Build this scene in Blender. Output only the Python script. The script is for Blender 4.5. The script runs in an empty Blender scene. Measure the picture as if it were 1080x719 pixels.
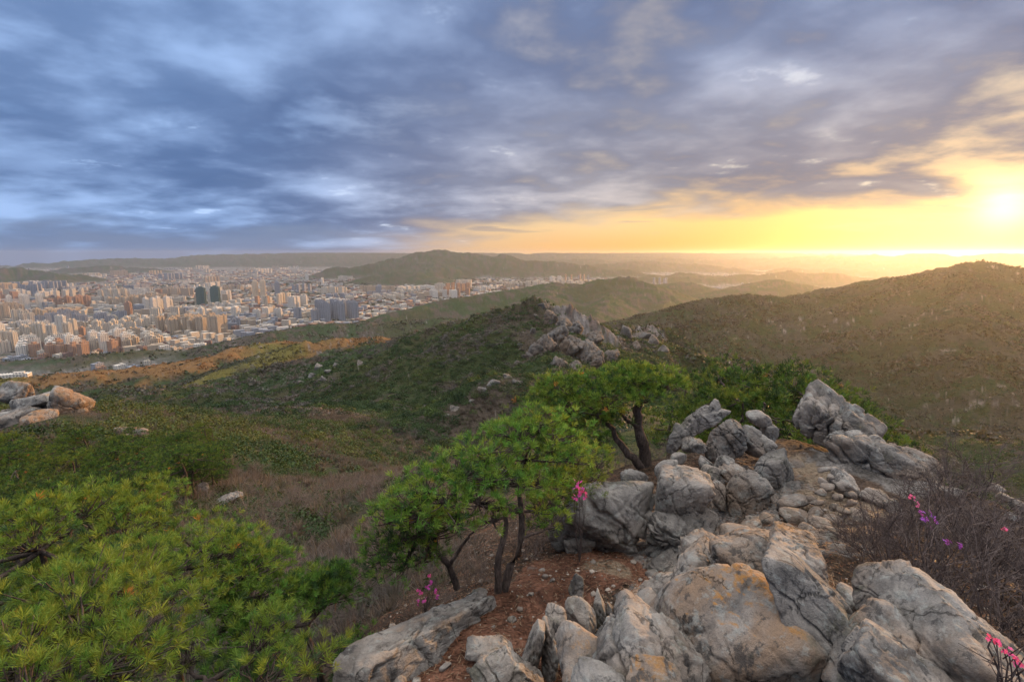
import bpy, bmesh, math, random
import numpy as np
from mathutils import Vector, Matrix

random.seed(7)
RNG = np.random.default_rng(11)
scene = bpy.context.scene
COL = scene.collection
R = math.radians

# ------------------------------------------------------------------ camera
F = 540.0                     # focal length in pixels of the 1080 px wide photograph
TH = math.atan((359.5 - 267.0) / F)
SN, CS = math.sin(TH), math.cos(TH)
cam_d = bpy.data.cameras.new('camera')
cam_d.sensor_width = 36.0
cam_d.lens = 36.0 * F / 1080.0
cam_d.clip_start = 0.05
cam_d.clip_end = 120000
cam = bpy.data.objects.new('camera', cam_d)
COL.objects.link(cam)
cam.rotation_euler = (math.pi / 2 - TH, 0, 0)
scene.camera = cam

# ------------------------------------------------------------------ sun, sky, exposure
SUN_AZ, SUN_EL = R(43.0), R(6.5)      # azimuth clockwise from +Y
sun_dir = Vector((math.sin(SUN_AZ) * math.cos(SUN_EL), math.cos(SUN_AZ) * math.cos(SUN_EL), math.sin(SUN_EL)))
sd = bpy.data.lights.new('sun', 'SUN')
sd.energy = 5.0
sd.angle = R(0.6)
sd.color = (1.0, 0.53, 0.20)
sun = bpy.data.objects.new('sun', sd)
COL.objects.link(sun)
sun.rotation_euler = sun_dir.to_track_quat('Z', 'Y').to_euler()
EXPOSURE = 0.2
SKY_STRENGTH = 0.1
ZENITH_FILL = 8.6
HAZE_DENSITY = 4.2e-5
scene.view_settings.view_transform = 'Standard'
scene.view_settings.look = 'None'
scene.view_settings.exposure = EXPOSURE
scene.view_settings.gamma = 1.0
scene.view_settings.use_curve_mapping = False
scene.cycles.use_denoising = True
scene.cycles.max_bounces = 5
scene.cycles.diffuse_bounces = 3
scene.cycles.transparent_max_bounces = 6
scene.cycles.volume_bounces = 1
scene.cycles.sample_clamp_indirect = 4.0
scene.cycles.use_adaptive_sampling = True
scene.cycles.adaptive_threshold = 0.015


class NT:
    """short hand for building node trees"""
    def __init__(self, tree):
        self.t = tree
    def n(self, typ, **kw):
        nd = self.t.nodes.new(typ)
        for k, v in kw.items():
            setattr(nd, k, v)
        return nd
    def put(self, sock, v):
        if isinstance(v, bpy.types.NodeSocket):
            self.t.links.new(v, sock)
        elif v is not None:
            if sock.type == 'RGBA' and not isinstance(v, (int, float)) and len(v) == 3:
                v = (*v, 1)
            sock.default_value = v
    def m(self, op, a, b=None, c=None, clamp=False):
        nd = self.n('ShaderNodeMath', operation=op, use_clamp=clamp)
        for i, v in enumerate((a, b, c)):
            self.put(nd.inputs[i], v)
        return nd.outputs[0]
    def vm(self, op, a, b=None, s=None):
        nd = self.n('ShaderNodeVectorMath', operation=op)
        self.put(nd.inputs[0], a)
        if b is not None:
            self.put(nd.inputs[1], b)
        if s is not None:
            self.put(nd.inputs['Scale'], s)
        return nd.outputs['Value'] if op in ('DOT_PRODUCT', 'LENGTH') else nd.outputs[0]
    def mix(self, f, a, b, blend='MIX'):
        nd = self.n('ShaderNodeMix', data_type='RGBA', blend_type=blend)
        self.put(nd.inputs[0], f)
        self.put(nd.inputs[6], a)
        self.put(nd.inputs[7], b)
        return nd.outputs[2]
    def step(self, x, lo, hi, a=0.0, b=1.0):
        nd = self.n('ShaderNodeMapRange', interpolation_type='SMOOTHSTEP')
        for i, v in enumerate((x, lo, hi, a, b)):
            self.put(nd.inputs[i], v)
        return nd.outputs[0]
    def noise(self, vec, scale, detail=5, rough=0.55, dist=0.0, lac=2.0):
        nd = self.n('ShaderNodeTexNoise')
        self.put(nd.inputs['Vector'], vec)
        nd.inputs['Scale'].default_value = scale
        nd.inputs['Detail'].default_value = detail
        nd.inputs['Roughness'].default_value = rough
        nd.inputs['Lacunarity'].default_value = lac
        nd.inputs['Distortion'].default_value = dist
        return nd.outputs[0]
    def comb(self, x, y, z):
        nd = self.n('ShaderNodeCombineXYZ')
        for i, v in enumerate((x, y, z)):
            self.put(nd.inputs[i], v)
        return nd.outputs[0]


def make_world():
    w = bpy.data.worlds.new('World')
    scene.world = w
    w.use_nodes = True
    t = w.node_tree
    t.nodes.clear()
    g = NT(t)
    tc = g.n('ShaderNodeTexCoord').outputs['Generated']
    sp = g.n('ShaderNodeSeparateXYZ')
    g.put(sp.inputs[0], tc)
    x, y, z = sp.outputs
    zc = g.m('MAXIMUM', z, 0.0)
    sky = g.n('ShaderNodeTexSky', sky_type='NISHITA', sun_disc=False)
    sky.sun_elevation = SUN_EL
    sky.sun_rotation = SUN_AZ
    sky.altitude = 350
    sky.dust_density = 2.0
    # the cloud deck: a flat layer, so pattern coordinates shrink toward the horizon
    q = g.m('DIVIDE', 1.0, g.m('ADD', zc, 0.17))
    cx, cy = g.m('MULTIPLY', x, q), g.m('MULTIPLY', y, q)
    # rotate the bands a little and stretch them sideways
    u = g.m('ADD', g.m('MULTIPLY', cx, 0.95), g.m('MULTIPLY', cy, 0.20))
    v = g.m('SUBTRACT', g.m('MULTIPLY', cy, 1.0), g.m('MULTIPLY', cx, 0.16))
    p = g.comb(u, v, 3.7)
    p2 = g.comb(u, v, 11.3)
    p3 = g.comb(u, v, 27.9)
    nbig = g.noise(p, 0.60, 4, 0.5)
    nmid = g.noise(p2, 1.45, 9, 0.46, 0.25)
    nfin = g.noise(p3, 4.2, 10, 0.55, 0.1)
    # facing the sun: 0 far to the left, 1 at the sun
    hl = g.m('SQRT', g.m('ADD', g.m('ADD', g.m('MULTIPLY', x, x), g.m('MULTIPLY', y, y)), 1e-6))
    az = g.m('DIVIDE', g.m('ADD', g.m('MULTIPLY', x, math.sin(SUN_AZ)), g.m('MULTIPLY', y, math.cos(SUN_AZ))), hl)
    low = g.step(zc, 0.05, 0.40, 1.0, 0.30)
    a = g.m('MULTIPLY', g.step(az, 0.25, 1.02), low)
    a2 = g.step(az, 0.45, 1.0)
    glow_dir = Vector((math.sin(SUN_AZ) * math.cos(R(3.85)), math.cos(SUN_AZ) * math.cos(R(3.85)), math.sin(R(3.85))))
    cosun = g.m('MAXIMUM', g.vm('DOT_PRODUCT', g.vm('NORMALIZE', tc), tuple(glow_dir)), 0.0)
    # clear air near the horizon
    hor = g.mix(g.step(az, 0.42, 0.92), (0.140, 0.205, 0.36), (0.80, 0.43, 0.125))
    up = g.mix(g.step(az, 0.3, 1.0), (0.36, 0.56, 0.95), (0.72, 0.58, 0.40))
    hor = g.mix(g.m('MULTIPLY', g.step(az, 0.50, 0.74), g.step(az, 0.98, 0.82, 0.0, 0.55)), hor, (0.76, 0.58, 0.36))
    hor = g.mix(g.m('MULTIPLY', g.step(zc, 0.06, 0.0), g.step(az, 0.55, 0.95)), hor, (0.74, 0.34, 0.085))
    clear = g.mix(g.step(zc, 0.04, 0.26), hor, up)
    clear = g.mix(1.0, clear, g.vm('SCALE', sky.outputs[0], s=0.018), 'ADD')
    # cloud body
    body = g.mix(a, (0.085, 0.152, 0.318), (0.265, 0.250, 0.280))
    lit = g.mix(a, (0.34, 0.50, 0.82), (0.66, 0.55, 0.47))
    shade = g.m('ADD', g.m('MULTIPLY', nmid, 0.62), g.m('ADD', g.m('MULTIPLY', nfin, 0.24), g.m('MULTIPLY', nbig, 0.48)))
    cloud = g.mix(g.step(shade, 0.55, 0.84), body, lit)
    cloud = g.mix(g.step(nbig, 0.58, 0.40, 0.0, 0.45), cloud, g.mix(a, (0.055, 0.108, 0.255), (0.20, 0.19, 0.24)))
    # small bright breaks in the deck
    brk = g.m('MULTIPLY', g.step(nfin, 0.58, 0.72), g.step(nmid, 0.50, 0.62))
    cloud = g.mix(g.m('MULTIPLY', brk, 0.75), cloud, g.mix(a, (0.50, 0.68, 1.0), (0.95, 0.80, 0.58)))
    # how thick the deck is in each direction
    thick = g.m('ADD', g.m('MULTIPLY', nmid, 0.7), g.m('MULTIPLY', nbig, 0.5))
    thick = g.m('ADD', thick, g.m('MULTIPLY', g.m('SUBTRACT', nfin, 0.5), 0.45))
    edge = g.m('ADD', g.m('MULTIPLY', a2, 0.044), 0.022)                 # the deck's lower rim is higher on the sun side
    rim = g.step(g.m('ADD', zc, g.m('MULTIPLY', g.m('SUBTRACT', nmid, 0.5), 0.13)), g.m('SUBTRACT', edge, 0.02), g.m('ADD', edge, 0.045))
    cover = g.m('MULTIPLY', g.step(thick, 0.34, 0.58, 0.55, 1.0), rim)
    # low streaks of cloud under the deck
    st = g.noise(g.comb(g.m('MULTIPLY', az, 6.0), g.m('MULTIPLY', z, 55.0), 5.0), 1.0, 6, 0.5)
    streak = g.m('MULTIPLY', g.step(st, 0.58, 0.68), g.step(zc, 0.015, 0.06, 0.0, 0.6))
    cover = g.m('MAXIMUM', cover, streak)
    col = g.mix(cover, clear, cloud)
    # glow round the sun
    gl = g.m('POWER', cosun, 60.0)
    gl2 = g.m('POWER', cosun, 2200.0)
    glow = g.m('MULTIPLY', gl, g.m('SUBTRACT', 1.0, g.m('MULTIPLY', cover, 0.70)))
    col = g.mix(1.0, col, g.vm('SCALE', g.comb(0.09, 0.065, 0.01), s=glow), 'ADD')
    glow2 = g.m('MULTIPLY', gl2, g.m('SUBTRACT', 1.0, g.m('MULTIPLY', cover, 0.65)))
    col = g.mix(1.0, col, g.vm('SCALE', g.comb(0.6, 0.6, 0.45), s=glow2), 'ADD')
    # the haze layer's own glow, fading upward from the horizon
    hz = g.m('MULTIPLY', g.m('POWER', 2.718, g.m('MULTIPLY', zc, -38.0)), g.m('POWER', cosun, 10.0))
    col = g.mix(1.0, col, g.vm('SCALE', g.comb(0.20, 0.11, 0.03), s=hz), 'ADD')
    # added fill: sky above the view brightened to light the foreground
    zen = g.step(zc, 0.45, 0.80)
    col = g.mix(zen, col, g.vm('SCALE', g.mix(0.85, cloud, (0.248, 0.226, 0.192)), s=ZENITH_FILL))
    # below the horizon: dim ground tone
    col = g.mix(g.step(z, -0.06, -0.01), (0.10, 0.09, 0.08), col)
    bg = g.n('ShaderNodeBackground')
    bg.inputs[1].default_value = SKY_STRENGTH
    g.put(bg.inputs[0], g.vm('SCALE', col, s=1.0 / SKY_STRENGTH))
    out = g.n('ShaderNodeOutputWorld')
    t.links.new(bg.outputs[0], out.inputs[0])


make_world()


# ------------------------------------------------------------------ numeric helpers
def P(px, py, Y):
    """point seen at photo pixel (px, py), Y metres ahead along the level"""
    dx, dy = (px - 540.0) / F, (359.5 - py) / F
    k = Y / (CS + dy * SN)
    return np.array((dx * k, Y, (-SN + dy * CS) * k))


def px_m(py, Y):
    dy = (359.5 - py) / F
    return Y / (CS + dy * SN) / F       # metres per pixel at that depth


_perm = np.random.default_rng(3).permutation(256)
_perm = np.concatenate([_perm, _perm, _perm])
_g3 = np.random.default_rng(5).normal(size=(256, 3))
_g3 /= np.linalg.norm(_g3, axis=1)[:, None]


def perlin(p):
    p = np.asarray(p, float)
    i = np.floor(p).astype(np.int64)
    f = p - i
    i &= 255
    w = f * f * f * (f * (f * 6 - 15) + 10)
    out = np.zeros(len(p))
    for a in (0, 1):
        wa = w[:, 0] if a else 1 - w[:, 0]
        for b in (0, 1):
            wb = w[:, 1] if b else 1 - w[:, 1]
            for c in (0, 1):
                wc = w[:, 2] if c else 1 - w[:, 2]
                h = _perm[_perm[_perm[(i[:, 0] + a) & 255] + ((i[:, 1] + b) & 255)] + ((i[:, 2] + c) & 255)]
                gr = _g3[h]
                d = gr[:, 0] * (f[:, 0] - a) + gr[:, 1] * (f[:, 1] - b) + gr[:, 2] * (f[:, 2] - c)
                out += wa * wb * wc * d
    return out * 1.5


def fbm(p, octv=4, gain=0.5, lac=2.03):
    s, a = 0.0, 1.0
    p = np.asarray(p, float)
    for k in range(octv):
        s = s + a * perlin(p + k * 17.3)
        p = p * lac
        a *= gain
    return s


def fbm2(x, y, scale, octv=4, gain=0.5, z=0.0):
    return fbm(np.stack([x * scale, y * scale, np.full_like(x, z)], 1), octv, gain)


def sst(x, a, b):
    t = np.clip((x - a) / (b - a), 0, 1)
    return t * t * (3 - 2 * t)


def mesh_np(name, V, F_, mat=None, parent=None, col=None, smooth=False, loc=None, link=True):
    """V (n,3); F_ one (m,k) int array or a list of such arrays; col (n,3) linear vertex colours"""
    me = bpy.data.meshes.new(name)
    V = np.asarray(V, np.float32)
    Fs = F_ if isinstance(F_, list) else [F_]
    Fs = [np.asarray(f, np.int32) for f in Fs if len(f)]
    me.vertices.add(len(V))
    me.vertices.foreach_set('co', V.ravel())
    nl = sum(f.size for f in Fs)
    npoly = sum(len(f) for f in Fs)
    me.loops.add(nl)
    me.polygons.add(npoly)
    me.loops.foreach_set('vertex_index', np.concatenate([f.ravel() for f in Fs]))
    tot = np.concatenate([np.full(len(f), f.shape[1], np.int32) for f in Fs])
    start = np.concatenate([[0], np.cumsum(tot)[:-1]]).astype(np.int32)
    me.polygons.foreach_set('loop_start', start)
    me.polygons.foreach_set('use_smooth', np.full(npoly, smooth, bool))
    me.update(calc_edges=True)
    if col is not None:
        at = me.color_attributes.new('tint', 'FLOAT_COLOR', 'POINT')
        c4 = np.ones((len(V), 4), np.float32)
        c4[:, :3] = col
        at.data.foreach_set('color', c4.ravel())
    if mat:
        me.materials.append(mat)
    o = bpy.data.objects.new(name, me)
    if link:
        COL.objects.link(o)
    if parent:
        o.parent = parent
    if loc is not None:
        o.location = loc
    return o


def tag(o, label=None, cat=None, group=None, kind=None):
    if label: o['label'] = label
    if cat: o['category'] = cat
    if group: o['group'] = group
    if kind: o['kind'] = kind
    return o


def empty(name, loc, label, cat, group=None):
    o = bpy.data.objects.new(name, None)
    o.empty_display_size = 0.1
    o.location = loc
    COL.objects.link(o)
    return tag(o, label, cat, group)


def copy_tree(o, loc, rz, sc, label=None, group=None):
    c = o.copy()
    COL.objects.link(c)
    c.location = loc
    c.rotation_euler = (0, 0, rz)
    c.scale = (sc, sc, sc) if np.isscalar(sc) else sc
    for ch in o.children:
        d = ch.copy()
        COL.objects.link(d)
        d.parent = c
    if label: c['label'] = label
    if group: c['group'] = group
    return c


# ------------------------------------------------------------------ materials
def new_mat(name):
    m = bpy.data.materials.new(name)
    m.use_nodes = True
    m.node_tree.nodes.clear()
    g = NT(m.node_tree)
    out = g.n('ShaderNodeOutputMaterial')
    return m, g, out


def attr(g, name='tint', typ='GEOMETRY', which=0):
    a = g.n('ShaderNodeAttribute', attribute_name=name, attribute_type=typ)
    return a.outputs[which]


def bump(g, h, strength, dist, normal=None):
    b = g.n('ShaderNodeBump')
    b.inputs['Strength'].default_value = strength
    b.inputs['Distance'].default_value = dist
    g.put(b.inputs['Height'], h)
    if normal is not None:
        g.put(b.inputs['Normal'], normal)
    return b.outputs[0]


def principled(g, out, col, rough=0.9, normal=None, spec=0.25):
    b = g.n('ShaderNodeBsdfPrincipled')
    g.put(b.inputs['Base Color'], col)
    g.put(b.inputs['Roughness'], rough)
    b.inputs['Specular IOR Level'].default_value = spec
    if normal is not None:
        g.put(b.inputs['Normal'], normal)
    g.t.links.new(b.outputs[0], out.inputs[0])
    return b


def mat_terrain():
    m, g, out = new_mat('hill_ground')
    pos = g.n('ShaderNodeNewGeometry').outputs['Position']
    c = attr(g)
    near = g.noise(pos, 9.0, 8, 0.7)
    mid = g.noise(pos, 0.9, 6, 0.65)
    far = g.noise(pos, 0.11, 7, 0.7)
    dist = g.vm('LENGTH', pos)
    wf = g.step(dist, 60.0, 400.0)
    tex = g.mix(wf, g.mix(0.5, near, mid), g.mix(0.75, mid, far))
    v = g.m('ADD', 0.25, g.m('MULTIPLY', tex, 1.5))
    col = g.vm('SCALE', c, s=v)
    n1 = bump(g, far, 0.9, 6.0)
    n2 = bump(g, mid, 0.6, 0.5, n1)
    n3 = bump(g, near, 0.8, 0.06, n2)
    principled(g, out, col, 0.95, n3, 0.1)
    return m


def mat_rock():
    m, g, out = new_mat('granite')
    pos = g.n('ShaderNodeNewGeometry').outputs['Position']
    sc = attr(g, 'grain', 'OBJECT', 2)               # size of the grain pattern
    lich = attr(g, 'lichen', 'OBJECT', 2)
    warm = attr(g, 'warm', 'OBJECT', 2)
    dark = attr(g, 'dark', 'OBJECT', 2)
    p = g.vm('SCALE', pos, s=sc)
    grain = g.noise(p, 55.0, 3, 0.75)
    blot = g.noise(p, 1.7, 8, 0.62, 0.3)
    blot2 = g.noise(g.vm('ADD', p, (13.1, 5.2, 7.7)), 0.8, 8, 0.6, 0.5)
    stain = g.noise(g.vm('MULTIPLY', g.vm('ADD', p, (3.1, 9.2, 1.7)), (4.6, 4.6, 1.2)), 1.0, 10, 0.72)
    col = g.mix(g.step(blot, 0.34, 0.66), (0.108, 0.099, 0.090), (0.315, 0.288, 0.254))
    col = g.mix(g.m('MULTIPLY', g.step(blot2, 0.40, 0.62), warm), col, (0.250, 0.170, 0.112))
    col = g.mix(g.step(stain, 0.53, 0.61, 0.0, 0.8), col, (0.050, 0.046, 0.043))
    col = g.mix(g.m('MULTIPLY', g.step(g.noise(p, 6.0, 7, 0.66), 0.54, 0.64), 0.5), col, (0.31, 0.32, 0.29))
    col = g.mix(g.m('MULTIPLY', g.step(g.noise(p, 3.1, 7, 0.7), 0.56, 0.66), 0.5), col, (0.115, 0.11, 0.075))
    col = g.mix(dark, col, (0.06, 0.056, 0.052))
    # orange crustose lichen keeps to upward faces
    nrm = g.n('ShaderNodeSeparateXYZ')
    g.put(nrm.inputs[0], g.n('ShaderNodeNewGeometry').outputs['Normal'])
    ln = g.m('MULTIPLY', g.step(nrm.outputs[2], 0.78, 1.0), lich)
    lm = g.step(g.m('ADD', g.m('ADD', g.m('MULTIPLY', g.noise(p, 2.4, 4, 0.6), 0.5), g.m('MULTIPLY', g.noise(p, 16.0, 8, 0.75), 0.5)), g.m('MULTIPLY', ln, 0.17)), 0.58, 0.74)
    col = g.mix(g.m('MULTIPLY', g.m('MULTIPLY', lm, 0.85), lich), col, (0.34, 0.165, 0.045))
    # hairline joints, broken up
    vo = g.n('ShaderNodeTexVoronoi', feature='DISTANCE_TO_EDGE')
    g.put(vo.inputs['Vector'], g.vm('ADD', p, g.comb(g.m('MULTIPLY', blot, 0.5), g.m('MULTIPLY', blot2, 0.5), g.m('MULTIPLY', stain, 0.3))))
    vo.inputs['Scale'].default_value = 1.1
    crack = g.m('MAXIMUM', g.step(vo.outputs['Distance'], 0.0, 0.012), g.step(g.noise(p, 2.2, 3, 0.5), 0.46, 0.52))
    col = g.mix(crack, g.vm('SCALE', col, s=0.5), col)
    speck = g.noise(p, 90.0, 2, 0.7)
    col = g.vm('SCALE', col, s=g.m('ADD', 0.45, g.m('ADD', g.m('MULTIPLY', grain, 0.65), g.m('MULTIPLY', speck, 0.45))))
    h = g.m('ADD', g.m('MULTIPLY', crack, 0.35), g.m('ADD', g.m('MULTIPLY', grain, 0.30), g.m('MULTIPLY', g.noise(p, 9.0, 9, 0.68), 1.1)))
    bp = g.n('ShaderNodeBump')
    bp.inputs['Strength'].default_value = 0.9
    g.put(bp.inputs['Distance'], g.m('DIVIDE', 0.05, sc))
    g.put(bp.inputs['Height'], h)
    principled(g, out, col, 0.88, bp.outputs[0], 0.25)
    return m


def mat_foliage(name, trans=0.3):
    m, g, out = new_mat(name)
    c = attr(g)
    b = g.n('ShaderNodeBsdfPrincipled')
    g.put(b.inputs['Base Color'], c)
    b.inputs['Roughness'].default_value = 0.6
    b.inputs['Specular IOR Level'].default_value = 0.2
    tr = g.n('ShaderNodeBsdfTranslucent')
    g.put(tr.inputs[0], g.vm('MULTIPLY', c, (1.3, 1.2, 0.7)))
    mx = g.n('ShaderNodeMixShader')
    mx.inputs[0].default_value = trans
    g.t.links.new(b.outputs[0], mx.inputs[1])
    g.t.links.new(tr.outputs[0], mx.inputs[2])
    g.t.links.new(mx.outputs[0], out.inputs[0])
    return m


def mat_bark(name, c1, c2, scale=18.0):
    m, g, out = new_mat(name)
    pos = g.n('ShaderNodeNewGeometry').outputs['Position']
    n = g.noise(g.vm('MULTIPLY', pos, (1, 1, 0.35)), scale, 6, 0.7)
    principled(g, out, g.mix(g.step(n, 0.3, 0.7), c1, c2), 0.95, bump(g, n, 0.8, 0.02), 0.1)
    return m


def mat_tinted(name, rough=0.8):
    m, g, out = new_mat(name)
    pos = g.n('ShaderNodeNewGeometry').outputs['Position']
    n = g.noise(pos, 3.0, 5, 0.6)
    principled(g, out, g.vm('SCALE', attr(g), s=g.m('ADD', 0.7, g.m('MULTIPLY', n, 0.6))), rough, None, 0.2)
    return m


def mat_wall(name, wall, win, object_space=True):
    """facade: rows of windows, one storey every three metres"""
    m, g, out = new_mat(name)
    co = g.n('ShaderNodeTexCoord').outputs['Object'] if object_space else g.n('ShaderNodeNewGeometry').outputs['Position']
    sp = g.n('ShaderNodeSeparateXYZ')
    g.put(sp.inputs[0], co)
    nr = g.n('ShaderNodeSeparateXYZ')
    g.put(nr.inputs[0], g.n('ShaderNodeNewGeometry').outputs['Normal'])
    h = g.m('ADD', sp.outputs[0], sp.outputs[1])
    fz = g.m('FRACT', g.m('DIVIDE', sp.outputs[2], 3.0))
    fx = g.m('FRACT', g.m('DIVIDE', h, 4.2))
    wz = g.m('MULTIPLY', g.m('GREATER_THAN', fz, 0.35), g.m('LESS_THAN', fz, 0.85))
    wx = g.m('MULTIPLY', g.m('GREATER_THAN', fx, 0.22), g.m('LESS_THAN', fx, 0.80))
    side = g.m('LESS_THAN', g.m('ABSOLUTE', nr.outputs[2]), 0.5)
    mask = g.m('MULTIPLY', g.m('MULTIPLY', wz, wx), side)
    if wall is None:
        wall = attr(g)
    b = principled(g, out, g.mix(mask, wall, win), g.m('SUBTRACT', 0.8, g.m('MULTIPLY', mask, 0.55)), None, 0.4)
    return m


M_TERR = mat_terrain()
M_ROCK = mat_rock()
M_PINE = mat_foliage('pine_needles', 0.25)
M_LEAF = mat_foliage('scrub_leaves', 0.25)
M_PETAL = mat_foliage('petals', 0.35)
M_BARK = mat_bark('pine_bark', (0.035, 0.028, 0.024), (0.12, 0.09, 0.075))
M_TWIG = mat_bark('twig_bark', (0.10, 0.075, 0.062), (0.21, 0.165, 0.14), 30.0)
M_TWIGD = mat_bark('dark_twig_bark', (0.055, 0.042, 0.038), (0.15, 0.115, 0.10), 30.0)
M_TINT = mat_tinted('tinted_matte')

# ------------------------------------------------------------------ terrain
PLAIN = -260.0


def pts(*a):
    return np.array([P(*t) if len(t) == 3 else np.array(t[:3], float) for t in a])


RIDGES = []   # (points, slope, rounding)


def ridge(slope, rnd, *a, drop=1e9):
    RIDGES.append((pts(*a), slope, rnd, drop))


# the ridge we stand on, out to the rocky peak
ridge(0.47, 3.0, (0, -400, -120, 0), (0, -60, -14, 0), (1, 0, -3.2, 0), (4.5, 12, -5.6, 0), (790, 452, 25), (712, 446, 60),
      (650, 431, 110), (604, 409, 160), (592, 393, 220), (588, 366, 290), (575, 322, 335))
ridge(0.72, 2.0, (505, 338, 350), (525, 326, 345), (548, 319, 340), (578, 317, 335), (600, 324, 338), (622, 340, 345), (640, 356, 360))
ridge(0.75, 2.0, (600, 326, 338), (618, 352, 318), (632, 378, 300), (640, 400, 280))
ridge(0.75, 2.0, (560, 320, 338), (548, 345, 315), (540, 368, 295), (520, 392, 270))
ridge(0.75, 2.0, (580, 320, 335), (584, 350, 310), (590, 380, 285))
ridge(0.55, 4.0, (600, 340, 345), (636, 347, 420), (660, 344, 450), (690, 350, 470), (735, 386, 520), (760, 420, 520))
# spur from the peak down to the left
ridge(0.36, 8.0, (545, 322, 340), (505, 341, 385), (440, 356, 450), (380, 368, 520), (310, 384, 520), (250, 398, 480), (195, 412, 430))
ridge(0.36, 6.0, (505, 341, 385), (470, 372, 330), (430, 400, 280), (380, 440, 200))
# little knob with yellow scrub
ridge(0.50, 3.0, (604, 408, 160), (560, 399, 155), (522, 400, 150), (490, 420, 140))
# left spur carrying the orange rocks
ridge(0.40, 4.0, (1, 0, -3.2, 0), (-22, 18, -12.5, 0), (-44, 40, -18.5, 0), (60, 432, 72), (0, 436, 76), (-160, 440, 90), (-500, 480, 160))
ridge(0.34, 5.0, (60, 432, 72), (130, 455, 85), (175, 452, 100), (230, 470, 110))
# valley floors
ridge(0.10, 25.0, (330, 470, 110), (290, 440, 170), (230, 424, 280), (170, 418, 400), (110, 413, 520), (40, 411, 600), drop=350.0)
ridge(0.12, 30.0, (-200, 445, 250), (0, 428, 280), (100, 420, 350), drop=350.0)
# lower hills on the left
N_M0 = len(RIDGES)
ridge(0.34, 16.0, (410, 358, 820), (335, 361, 820), (285, 374, 760), (235, 392, 700))
ridge(0.34, 16.0, (300, 361, 1020), (250, 367, 960), (215, 378, 900), (175, 393, 840))
ridge(0.32, 18.0, (230, 376, 1050), (150, 386, 880), (100, 393, 820), (40, 400, 790), (-60, 404, 760), (-250, 420, 700))
N_M1 = len(RIDGES)
ridge(0.26, 30.0, (470, 336, 1500), (415, 339, 1500), (340, 342, 1420), (290, 350, 1330), (235, 361, 1260))
ridge(0.20, 30.0, (160, 371, 1240), (100, 374, 1180), (40, 380, 1130), (-60, 386, 1100), (-300, 390, 1000))
# green hill in the middle distance
ridge(0.33, 25.0, (415, 330, 1750), (460, 318, 1950), (523, 308, 2150), (560, 302, 2250), (586, 297, 2320), (612, 300, 2380), (638, 294, 2380),
      (658, 291, 2380), (690, 304, 2380), (730, 321, 2300), (780, 335, 2250))
ridge(0.33, 20.0, (586, 298, 2320), (575, 315, 1900), (560, 335, 1500))
ridge(0.33, 20.0, (655, 297, 2380), (640, 318, 1950), (622, 340, 1550))
ridge(0.30, 20.0, (690, 308, 2380), (700, 325, 1900), (680, 340, 1500))
# the big hill on the right
ridge(0.30, 18.0, (690, 346, 1000), (730, 322, 1060), (765, 314, 1090), (795, 311, 1100), (830, 314, 1110), (862, 312, 1110),
      (900, 302, 1100), (930, 296, 1080), (960, 290, 1050), (1000, 283, 1010), (1020, 278, 985), (1034, 276, 970), (1050, 279, 960), (1080, 283, 930), (1180, 288, 850), (1500, 300, 700))
ridge(0.36, 10.0, (795, 312, 1100), (790, 340, 900), (770, 375, 720), (760, 410, 560))
ridge(0.36, 10.0, (900, 303, 1100), (890, 340, 860), (900, 380, 640), (930, 420, 470), (940, 455, 350))
ridge(0.36, 10.0, (1030, 278, 970), (1020, 320, 760), (1040, 370, 560), (1060, 420, 410))
ridge(0.30, 25.0, (740, 440, 300), (860, 455, 260), (1000, 470, 230), (1150, 480, 200), (1400, 500, 160))
# far mountain and hills
ridge(0.30, 60.0, (355, 283, 5400), (385, 277, 5600), (415, 274, 5800), (436, 270, 5950), (456, 263.5, 6000), (470, 262.5, 6000), (484, 264, 6000),
      (505, 271, 6000), (529, 269, 6000), (545, 273, 6000), (562, 274, 6000), (605, 279, 5800), (650, 284, 5600), (700, 290, 5400))
ridge(0.25, 60.0, (470, 266, 6000), (460, 280, 5200), (440, 288, 4700))
ridge(0.25, 50.0, (395, 291, 4400), (420, 287, 4400), (450, 291, 4300))
ridge(0.22, 60.0, (620, 280, 7000), (665, 277, 7200), (700, 276, 7500), (735, 279, 7200), (788, 285, 6500), (848, 282, 6000), (897, 285, 5600), (950, 289, 5200), (1080, 286, 5000))
ridge(0.25, 40.0, (640, 305, 3000), (700, 299, 3200), (720, 297, 3200), (745, 303, 3100))
ridge(0.25, 40.0, (770, 310, 2600), (800, 300, 2650), (820, 295, 2700), (845, 300, 2700), (880, 312, 2600))
ridge(0.20, 60.0, (-250, 280, 4200), (-60, 281, 4300), (0, 282, 4400), (43, 287, 4500), (85, 298, 4600))
ridge(0.18, 80.0, (70, 284, 6600), (110, 281, 6800), (150, 283, 6800), (180, 288, 6600))
ridge(0.12, 100.0, (-300, 274, 9000), (0, 275, 9500), (130, 273, 10000), (235, 269, 11000), (270, 269, 11000), (340, 271, 11000), (420, 272, 11000))
ridge(0.12, 60.0, (-500, 266, 11200), (-100, 267, 11300), (0, 266, 11400), (70, 267.5, 11400), (130, 266.5, 11500), (180, 265.5, 11500), (240, 264.5, 11600), (290, 266, 11600), (350, 265.2, 11600), (420, 266.5, 11500),
      (480, 265.5, 11400), (540, 266.5, 11400), (600, 265.2, 11400), (650, 266.5, 11300), (700, 265.5, 11300), (760, 266.8, 11200), (800, 265.2, 11200), (850, 266.6, 11000), (900, 265.4, 11000), (950, 266.6, 10800), (1000, 265, 10800), (1100, 265.5, 10500), (1400, 265, 10000))
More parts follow.
